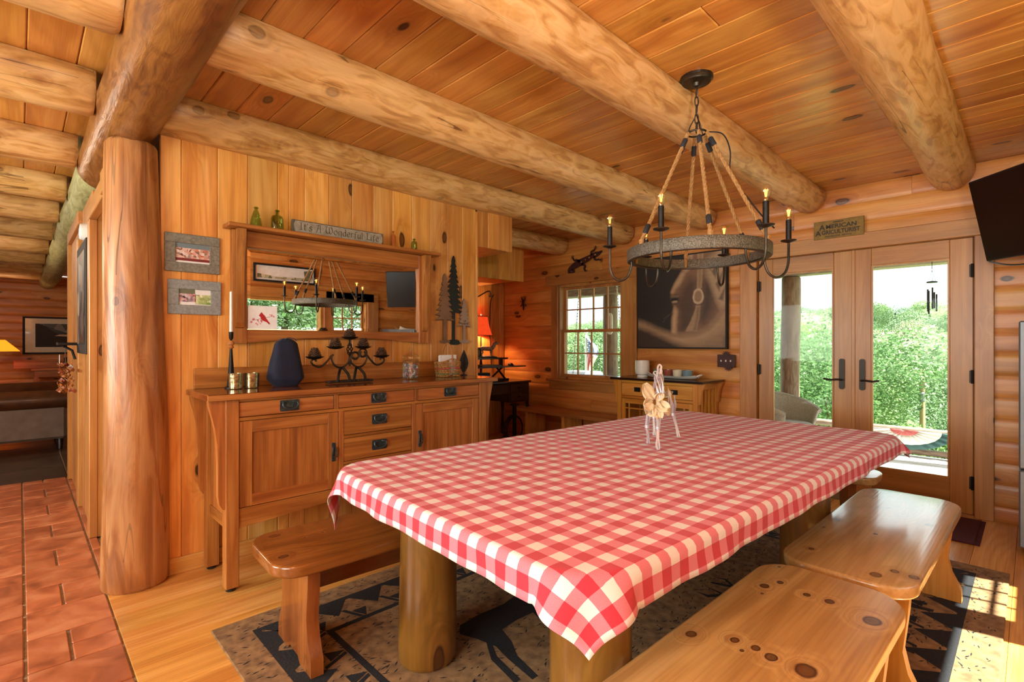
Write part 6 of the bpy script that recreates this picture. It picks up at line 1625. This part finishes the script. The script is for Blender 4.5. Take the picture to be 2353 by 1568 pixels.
# ---------------------------------------------------------------- hall and living room
hf = thing('hall_picture', 'dark framed narrow picture on the hall partition', 'picture', (.352, 4.86, 1.2))
B('frame', 'canvas_edge', hf, -.03, -.002, -.36, .36, 0, .80, .004); B('print', 'storm', hf, -.0325, -.03, -.29, .29, .07, .73)
sm_ = thing('smoke_alarm', 'round white alarm mounted high on the hall partition', 'alarm', (.352, 4.72, 2.07))
MB().lathe([(.06, 0), (.062, .02), (.055, .045), (.02, .05)], n=24).build('cover', 'white', sm_, True, rot=(0, R(-90), 0)); MB().lathe([(.066, 0), (.066, .012), (.06, .012)], n=24).build('mount_ring', 'white', sm_, True, rot=(0, R(-90), 0))
hsf = thing('bracket_shelf', 'small black bracket shelf on the hall partition', 'shelf', (.325, 5.25, 1.26))
B('board', 'iron', hsf, -.12, -.002, -.10, .10, 0, .022, .003); MB().tube([(-.09, 0, .0), (-.03, 0, -.04), (-.012, 0, -.11)], .009, 8).build('bracket', 'iron', hsf, True)
gd = thing('dried_garland', 'bunch of dried leaves and ornaments hanging below the bracket shelf', 'garland', (.255, 5.25, .90))
random.seed(21); m = MB()
for k in range(70):
    x, y_, z_ = random.gauss(0, .028), random.gauss(0, .045), random.uniform(.0, .22); s_ = random.uniform(.012, .024); a = random.uniform(0, 6.28)
    m.add([(x + s_ * math.cos(a), y_ + s_ * math.sin(a), z_), (x, y_, z_ + s_), (x - s_ * math.cos(a), y_ - s_ * math.sin(a), z_), (x + .004, y_, z_ - s_)], [(0, 1, 2, 3)])
tag(m.build('dried_leaves', 'dried', gd), kind='stuff'); MB().tube([(0, 0, .2), (0, 0, .36)], .003, 5).build('string', 'twig', gd); MB().prism([(-.02, .22), (.02, .22), (.018, .28), (-.015, .29)], 'X', -.035, -.033).build('paper_tag', 'paper', gd)
# leather sofa seen over its arm
sf = thing('leather_sofa', 'brown leather sofa with rolled arms in the living room', 'sofa', (-.55, 8.6, 0))
def roll(m, x0, x1, y, z, r, n=16):
    m.tube([(x0, y, z), (x0 + .02, y, z), (x1 - .02, y, z), (x1, y, z)], [r * .86, r, r, r * .86], n)
B('front_panel', 'leather_grey', sf, -.95, .96, -.48, -.36, .13, .56, .03)
m = MB(); roll(m, -1.0, 1.0, -.42, .60, .115); m.build('near_roll', 'leather', sf, True)
m = MB(); roll(m, -1.0, .92, .40, .66, .11); m.build('far_roll', 'leather', sf, True)
B('seat', 'leather', sf, -.95, .9, -.35, .30, .18, .46, .05); B('far_panel', 'leather_grey', sf, -.95, .9, .34, .46, .13, .60, .03)
m = MB(); m.smooth = 'all'; m.grid(lambda i, j: (-.72 + .16 * math.cos(i * 6.2832) * math.cos((j - .5) * 3.1416), -.05 + .30 * math.sin(i * 6.2832) * math.cos((j - .5) * 3.1416), .66 + .24 * math.sin((j - .5) * 3.1416)), 20, 10); m.build('back_cushion', 'leather', sf)
for x in (-.9, .9):
    for y_ in (-.42, .40): MB().lathe([(.025, 0), (.035, .13)], (x, y_, 0), 12).build('foot', 'dark_desk', sf)
ct = thing('console_table', 'brown wooden console table against the living room end wall', 'table', (.9, 13.1, 0))
B('top', 'oak_X', ct, -.75, .75, -.25, .25, .76, .80, .004); B('apron', 'oak_X', ct, -.70, .70, -.22, .22, .64, .76)
for x in (-.68, .68):
    for y_ in (-.2, .2): B('leg', 'oak_Z', ct, x - .03, x + .03, y_ - .03, y_ + .03, 0, .64)
sp2 = thing('speaker_box', 'small black speaker on the living room console', 'speaker', (.78, 13.02, .8006))
B('case', 'black_plastic', sp2, -.17, .17, -.08, .08, 0, .20, .01); B('grille', 'stone_dark', sp2, -.15, .15, -.084, -.08, .02, .18, .002)
wbk = thing('wooden_box', 'flat brown wooden box on the living room console', 'box', (.25, 13.05, .8006))
B('body', 'oak_X', wbk, -.33, .30, -.10, .10, 0, .13, .005); B('lid', 'oak_X', wbk, -.335, .305, -.105, .105, .1305, .15, .003)
lpic = thing('landscape_picture', 'black framed storm landscape with a wide white mat in the living room', 'picture', (.62, LV - .022, 1.055))
m = MB(); m.box(-.58, .58, -.03, 0, 0, .035, .003).box(-.58, .58, -.03, 0, .70, .735, .003).box(-.58, -.545, -.03, 0, .035, .70, .003).box(.545, .58, -.03, 0, .035, .70, .003); m.build('frame', 'canvas_edge', lpic)
B('mat', 'bowl_cream', lpic, -.545, .545, -.018, -.002, .035, .70); B('print', 'storm', lpic, -.40, .40, -.021, -.018, .14, .60)
fp = [(-.40, .14), (.40, .14), (.40, .30), (.15, .33), (-.1, .42), (-.3, .58), (-.40, .60)]
flatXZ([fp], 'dark_hill_print', 'canvas_dark', lpic, -.0215); flatXZ([[(-.12, .36), (.40, .33), (.40, .36), (.1, .39), (-.05, .39)]], 'light_print', 'horse_pale', lpic, -.022)
ll = thing('floor_lamp', 'floor lamp with an amber cone shade in the living room', 'lamp', (-.26, 12.6, 0))
MB().lathe([(.13, 0), (.13, .015), (.02, .03), (.012, .1), (.012, 1.18)], n=20).build('stand', 'iron', ll, True)
MB().lathe([(.27, 1.13), (.08, 1.33), (.075, 1.33), (.265, 1.13)], n=28).build('shade', 'lamp_amber', ll, True)
light('floor_lamp_bulb', 'POINT', (-.26, 12.6, 1.17), 20, (1.0, .6, .3), shadow_soft_size=.04)

# ---------------------------------------------------------------- fixtures added out of view to fill the room with light
def fill_fixture(label, x, y, energy, color, r=.17):  # bowl fixture put in to carry a fill lamp
    f = thing('fill_bowl', label, 'fill light', (x, y, CE - .0015))
    MB().lathe([(r * .5, -.03), (r * .55, -.001), (r * .3, 0)], n=24).build('base', 'bronze', f, True)
    MB().lathe([(.004, -.115), (r * .6, -.10), (r * .95, -.05), (r, -.03), (r * .96, -.03), (r * .9, -.046), (r * .56, -.093), (.004, -.108)], n=28).build('glass_bowl', 'frosted', f, True)
    light('fill_bowl_lamp', 'POINT', (x, y, CE - .20), energy, color, shadow_soft_size=.12)
fill_fixture('frosted bowl fill light added in the kitchen behind the camera', -0.9, 0.4, 20, (1.0, .95, .88))
fill_fixture('frosted bowl fill light added out of view in the living room', -1.5, 8.25, 45, (1.0, .86, .68))
upl = thing('fill_uplight_stand', 'tall fill uplight added out of view by the right hand window wall', 'lamp', (0.15, -.62, 0))  # unseen uplight, added to brighten the ceiling
MB().lathe([(.15, 0), (.15, .02), (.03, .035), (.014, .06), (.014, 1.62), (.02, 1.64)], n=24).build('stand', 'iron', upl, True)
MB().lathe([(.02, 1.62), (.10, 1.645), (.19, 1.72), (.185, 1.72), (.095, 1.652), (.02, 1.632)], n=28).build('bowl', 'bronze', upl, True)
light('fill_uplight', 'AREA', (.15, -.62, 1.715), 46, (1.0, .96, .90), aim=(.55, -.35, 2.6), size=(.3, .3), spread=R(150))
# ---------------------------------------------------------------- porch
DK = -0.12
pf = struct(B('floor_porch', 'deck_wood', None, BK + .17, 8.0, -3.2, 9.0, DK - .16, DK - .03), 'grey plank deck of the porch')
x = BK + .18
while x < 7.95:
    B('deck_board', 'deck_wood', pf, x + .004, x + .136, -3.2, 9.0, DK - .03, DK, .003); x += .14
pm = thing('porch_mat', 'dark rectangular mat on the porch deck outside the doors', 'mat', (6.35, .70, DK))
B('mat', 'stone_dark', pm, -.45, .45, -.55, .75, .0005, .014, .004)
def plog(name, p0, p1, r, mat, label, seed, cat, group=None): return tag(fixnormals(log_mesh(p0, p1, r, r * .95, seed, n=16, seg=14).build(name, mat)), label, cat, group)
plog('porch_post', (7.70, 2.36, DK), (7.70, 2.36, 2.19), .125, 'porch_log', 'barked log porch post seen through the left french door', 70, 'post')
plog('porch_post', (7.30, 5.08, DK), (7.30, 5.08, 2.10), .13, 'porch_log', 'barked log porch post behind the window panes', 71, 'post')
plog('porch_post', (7.70, -.26, DK), (7.70, -.26, 2.19), .125, 'porch_log', 'barked log porch post beyond the television corner', 72, 'post')
struct(B('trim_30', 'porch_log_Y', None, 7.58, 7.82, -.40, 4.3, 2.20, 2.52, .02), 'porch header beam on the posts')
struct(B('trim_31', 'porch_log_Y', None, 7.18, 7.42, 4.32, 9.0, 2.10, 2.52, .02), 'porch header beam over the window side')
struct(B('ceiling_porch', 'porch_log_Y', None, BK + .17, 7.95, -.45, 9.0, 2.54, 2.62), 'porch roof boards')  # roof stopped short on the sun side so sunlight reaches the deck
for k, z_ in enumerate((.19, -.06)):
    plog('deck_rail', (7.92, -3.0, z_), (7.92, 2.30, z_), .045 if k == 0 else .04, 'porch_log_Y', ('upper' if k == 0 else 'lower') + ' weathered pole rail at the deck edge carrying the bunting', 74 + k, 'rail')
for yy in (-1.0, 2.25): plog('rail_post', (7.92, yy, DK), (7.92, yy, .30), .05, 'porch_log', 'short weathered post holding the low deck rails', 78, 'post', 'deck rail posts')
# pleated fan bunting hung on the rail
for j, yc in enumerate((1.12, .10)):
    bt = thing('bunting', 'pleated fan bunting in red, white and teal hung on the deck rail', 'bunting', (7.86, yc, .20), 0, 'fan buntings on the deck rail')
    for (r0, r1, mt) in ((.02, .14, 'flag_red'), (.142, .36, 'flag_white'), (.362, .47, 'flag_teal')):
        m = MB(); n = 40
        def fn(i, jj):
            a = R(180 + 180 * i); r = r0 + (r1 - r0) * jj; return (.012 * math.sin(i * 75) * (r / .4), -r * math.cos(a), r * math.sin(a) * .50)
        m.grid(fn, 80, 3); o = m.build('pleated_band', mt, bt, 'all'); md = o.modifiers.new('t', 'SOLIDIFY'); md.thickness = .002
    star = [(-.02, .39 * math.cos(R(0)) + (.035 if k % 2 == 0 else .015) * math.sin(R(k * 36)) - .0, -.10 + (.035 if k % 2 == 0 else .015) * math.cos(R(k * 36))) for k in range(10)]
    MB().prism([(p[1] - .08, p[2] - .06) for p in star], 'X', -.022, -.018).build('star', 'flag_white', bt)
# wicker chair
wc_ = thing('wicker_chair', 'grey wicker armchair on the porch behind the left door', 'chair', (6.60, 2.10, DK), R(-15))
def shell():
    m = MB(); m.smooth = 'all'
    def fn(i, j):
        a = R(-35 + 250 * i); top = .78 - .20 * abs(2 * i - 1) ** 2; z = .36 + (top - .36) * j; r = .34 + .07 * j
        return (r * math.cos(a) * 1.0, r * math.sin(a), z)
    m.grid(fn, 40, 8); return m
o = shell().build('back_shell', 'wicker_grey', wc_); md = o.modifiers.new('t', 'SOLIDIFY'); md.thickness = .03
MB().tube([((.415) * math.cos(R(-35 + 250 * k / 30)), .415 * math.sin(R(-35 + 250 * k / 30)), .78 - .20 * abs(2 * k / 30 - 1) ** 2) for k in range(31)], .028, 8).build('rolled_rim', 'wicker_grey', wc_, True)
MB().lathe([(.30, .33), (.34, .36), (.34, .42), (.28, .45), (.02, .46)], n=28).build('seat', 'wicker_grey', wc_, True)
for a in (45, 135, 225, 315): MB().tube([(.24 * math.cos(R(a)), .24 * math.sin(R(a)), .34), (.28 * math.cos(R(a)), .28 * math.sin(R(a)), 0)], .022, 8).build('leg', 'wicker_grey', wc_)
# wind chime, thermometer, swing chain, flag, feeder
wch = thing('wind_chime', 'black metal wind chime hanging from the porch header', 'wind chime', (7.3, .79, 2.10))
MB().tube([(0, 0, .44), (0, 0, 0)], .003, 5).build('string', 'iron', wch); MB().lathe([(.05, -.15), (.05, -.138), (.004, -.13)], n=20).build('disc', 'iron', wch)
for a in range(5): MB().tube([(.04 * math.cos(R(a * 72)), .04 * math.sin(R(a * 72)), -.20 - .02 * a), (.04 * math.cos(R(a * 72)), .04 * math.sin(R(a * 72)), -.44 - .03 * (a % 3))], .008, 8).build('tube', 'iron', wch, True)
for k in range(3): MB().tube([(0, 0, -.01), (.04 * math.cos(R(k * 120)), .04 * math.sin(R(k * 120)), -.14)], .0015, 4).build('string', 'iron', wch)
thm = thing('thermometer', 'white porch thermometer fixed to the log post behind the window', 'thermometer', (7.15, 4.98, 1.42), R(-90))
MB().prismXZ(rrect(-.05, .05, 0, .36, .045, 5), -.02, -.005).build('board', 'white', thm); MB().tube([(0, -.024, .05), (0, -.024, .31)], .006, 6).build('glass_tube', 'flag_red', thm); MB().tube([(0, -.005, .18), (0, .05, .18)], .006, 6).build('bracket', 'iron', thm)
sc = thing('porch_swing', 'porch swing with blue cushions hung on white chains outside the window', 'swing', (6.75, 4.95, .28))
B('seat', 'porch_log_Y', sc, -.25, .25, -.60, .60, 0, .05, .01)
for yy in (-.55, .55):
    m = MB(); p0, p1 = Vector((0, yy, .05)), Vector((0, yy * .62, 2.24))
    n = 44
    for k in range(n):
        c = p0 + (p1 - p0) * ((k + .5) / n); a = k % 2
        m.tube([(c.x + (.011 * math.cos(R(q)) if a else 0), c.y + (0 if a else .011 * math.cos(R(q))), c.z + .036 * math.sin(R(q))) for q in range(0, 360, 45)], .004, 5, closed=True)
    m.build('chain', 'white', sc, True)
B('cushion', 'flag_blue', sc, -.22, .22, -.55, .55, .051, .16, .04); B('back_cushion', 'flag_blue', sc, .16, .25, -.55, .55, .161, .46, .03)
fg = thing('stars_flag', 'drooping stars and stripes flag on a white pole beyond the porch', 'flag', (9.6, 7.37, -1.2))
MB().tube([(0, 0, 0), (0, 0, 2.68)], .03, 10).build('pole', 'white', fg, True); MB().lathe([(.005, 2.68), (.055, 2.72), (.06, 2.76), (.04, 2.80), (.004, 2.82)], n=14).build('finial', 'white', fg, True)
def drape(z0, z1, w0, w1, nm, mt, x, k0=0, k1=1):
    m = MB(); m.smooth = 'all'
    def fn(i, j):
        t = k0 + (k1 - k0) * i; z = z0 + (z1 - z0) * j; w = w0 + (w1 - w0) * math.sin(j * 2.2)
        return (x + .05 * math.sin(t * 14 + j), -(.03 + t * w), z - .10 * t)
    m.grid(fn, 16, 12); o = m.build(nm, mt, fg); md = o.modifiers.new('t', 'SOLIDIFY'); md.thickness = .003; return o
drape(2.66, 2.27, .02, .30, 'union', 'flag_blue', 0)
for k in range(6): drape(2.27, 1.80, .28, .12, 'stripe', 'flag_red' if k % 2 == 0 else 'flag_white', 0, k / 6, (k + 1) / 6)
m = MB()
for k in range(26):
    z = 2.60 - .012 * k + .0; t = (k * .37) % 1; m.lathe([(.0005, -.012), (.012, 0), (.0005, .012)], (-.05 + .05 * math.sin(t * 14), -(.05 + t * .22), z - .1 * t), 5)
m.build('stars', 'flag_white', fg)
pt = thing('patio_grill', 'grey covered grill outside the window', 'grill', (8.0, 6.25, DK))
B('cover', 'steel_grey', pt, -.3, .3, -.35, .35, .40, .84, .06); B('handle', 'stone_dark', pt, -.345, -.30, -.26, .26, .60, .72, .01)
for a in (-.25, .25):
    for b in (-.28, .28): B('leg', 'iron', pt, a - .02, a + .02, b - .02, b + .02, 0, .40)

# ---------------------------------------------------------------- hillside, trees, pole
def ground_z(x, y):
    d = x - 8
    z = -1.3 - 5.5 * min(1, max(0, d) / 26) if d < 26 else -6.8
    if d > 26: z += 0.0 * d
    if d > 34: z += (d - 34) * .062 + 1.0 * math.sin(y * .05) * min(1, (d - 34) / 40)
    return z + .3 * math.sin(x * .3) * math.cos(y * .23)
gm_ = MB(); gm_.smooth = 'all'
gm_.grid(lambda i, j: (8.1 + 160 * i ** 1.4, -70 + 250 * j, ground_z(8.1 + 160 * i ** 1.4, -70 + 250 * j)), 60, 60)
gr = gm_.build('hillside', 'grass', None); tag(gr, 'grassy slope falling from the porch and rising to the wooded hill', 'hillside', kind='structure')
def deciduous(seed, mat, nleaf=13000, hgt=9.0, wid=3.6):
    random.seed(seed); t = thing('deciduous_tree', '', 'tree')
    lobes = [(random.gauss(0, wid * .42), random.gauss(0, wid * .42), hgt * random.uniform(.35, .88), wid * random.uniform(.35, .6)) for _ in range(13)]
    m = MB()
    for k in range(nleaf):
        cx, cy, cz, r = random.choice(lobes)
        v = Vector((random.gauss(0, 1), random.gauss(0, 1), random.gauss(0, 1))).normalized() * r * random.uniform(.7, 1.05)
        c = Vector((cx, cy, cz)) + Vector((v.x, v.y, v.z * .75)); s = random.uniform(.05, .12)
        a = Vector((random.gauss(0, 1), random.gauss(0, 1), random.gauss(0, 1) * .6)).normalized(); b = a.orthogonal().normalized()
        m.add([c + a * s, c + b * s * .6, c - a * s, c - b * s * .6], [(0, 1, 2, 3)])
    o = m.build('foliage', mat, t); tag(o, kind='stuff')
    m = MB(); m.tube([(0, 0, -.6), (.1, 0, hgt * .3), (0, .1, hgt * .6)], [.22, .16, .07], 8)
    for k in range(5): cx, cy, cz, r = lobes[k]; m.tube([(0.05, 0, hgt * .28), (cx * .5, cy * .5, cz * .75), (cx, cy, cz)], [.10, .07, .03], 6)
    m.build('trunk', 'bark', t, True); return t
def conifer(seed, mat, n=5000, hgt=11.0, wid=2.6):
    random.seed(seed); t = thing('conifer_tree', '', 'tree'); m = MB()
    for k in range(n):
        f = random.random() ** .8; z = hgt * (.08 + .92 * (1 - f)); layer = (z * 1.4) % 1.0
        r = wid * (1 - z / hgt) * (.55 + .45 * (1 - layer)) * random.uniform(.6, 1.0) + .04; a = random.uniform(0, 6.283)
        c = Vector((r * math.cos(a), r * math.sin(a), z - .25 * r)); d = Vector((math.cos(a), math.sin(a), -.35)) * random.uniform(.14, .26); w = Vector((-math.sin(a), math.cos(a), 0)) * random.uniform(.06, .12)
        m.add([c + d, c + w, c - d, c - w], [(0, 1, 2, 3)])
    tag(m.build('foliage', mat, t), kind='stuff'); MB().tube([(0, 0, -.6), (0, 0, hgt * .95)], [.2, .02], 7).build('trunk', 'bark', t, True); return t
protos = [(deciduous(1, 'leaf_bright'), 'bright green leafy tree on the valley slope', 0), (deciduous(2, 'leaf_mid', 15000, 10, 4.2), 'broad mid-green leafy tree on the valley slope', 0), (conifer(3, 'leaf_pine'), 'dark green conifer on the wooded hill', 1), (deciduous(4, 'leaf_pale', 11000, 8, 3.4), 'pale yellowish leafy tree on the wooded hill', 2), (conifer(5, 'leaf_mid', 5000, 9, 2.8), 'mid-green bushy conifer on the wooded hill', 1)]
groups = ['leafy trees on the valley slope', 'conifers on the wooded hill', 'pale trees on the wooded hill']
used = [False] * len(protos); random.seed(17)
spots = []
# rays through the two doors and the window, at several depths
def place(kind, dist_x, slope, sc_):
    if kind in (2, 4): sc_ *= .68
    p, lab, g = protos[kind]
    o = p if not used[kind] else copy_tree(p); used[kind] = True
    x = dist_x; y_ = x * slope; o.location = (x, y_, ground_z(x, y_) - .2); o.rotation_euler = (0, 0, random.uniform(0, 6.28)); o.scale = (sc_,) * 3
    tag(o, lab, 'tree', groups[g])
placed = []
for (s0, s1) in ((.03, .38), (.55, .95)):
    door_side = s0 < .3
    for (d0, d1, n, kinds, sc0, sc1) in ((18, 26, 12, (0, 1, 0), .5, .75), (28, 40, 24, (0, 1, 1, 0), .7, .95), (42, 60, 34, (0, 1, 2, 1, 3), .75, 1.0), (62, 90, 42, (2, 1, 3, 4, 3), .8, 1.1), (92, 150, 48, (3, 4, 3, 0, 2, 1, 3), .9, 1.25)):  # far bands take more pale trees, standing in for haze
        done = tries = 0
        while done < n and tries < n * 40:
            tries += 1
            sl = random.uniform(s0, s1); dx = random.uniform(d0, d1); sc_ = random.uniform(sc0, sc1); yy = dx * sl
            if door_side and sl < .21: sc_ *= .38 if d0 < 27 else (.55 if d0 < 41 else (.75 if d0 < 61 else 1))
            if door_side and sl < .21 and d0 < 27: continue
            if any((dx - px) ** 2 + (yy - py) ** 2 < (3.0 * (sc_ + ps)) ** 2 * .5 for px, py, ps in placed): continue
            placed.append((dx, yy, sc_)); place(random.choice(kinds), dx, sl, sc_); done += 1
# a leafy screen seen through the right hand windows (mirror)
for k in range(9): 
    p, lab, g = protos[k % 2]; o = copy_tree(p); o.location = (-3 + k * 2.6, -11 - (k % 3) * 2.5, -2.0); o.rotation_euler = (0, 0, k); o.scale = (.8,) * 3
    tag(o, 'leafy tree outside the right hand windows seen in the mirror', 'tree', 'trees outside the right hand windows')
B('lawn', 'grass', None, -20, 25, -40, RT - .3, -2.3, -2.2); tag(bpy.data.objects['lawn'], 'lawn outside the right hand windows', 'lawn', kind='structure')
up_ = thing('utility_pole', 'wooden utility pole standing in the valley', 'pole', (24.0, 2.87, -5.0))
MB().tube([(0, 0, 0), (0, 0, 5.3)], [.11, .08], 10).build('shaft', 'pole_wood', up_, True); MB().lathe([(.08, 4.1), (.1, 4.14), (.1, 4.42), (.07, 4.46)], (-.17, 0, 0), 12).build('transformer', 'steel_grey', up_)
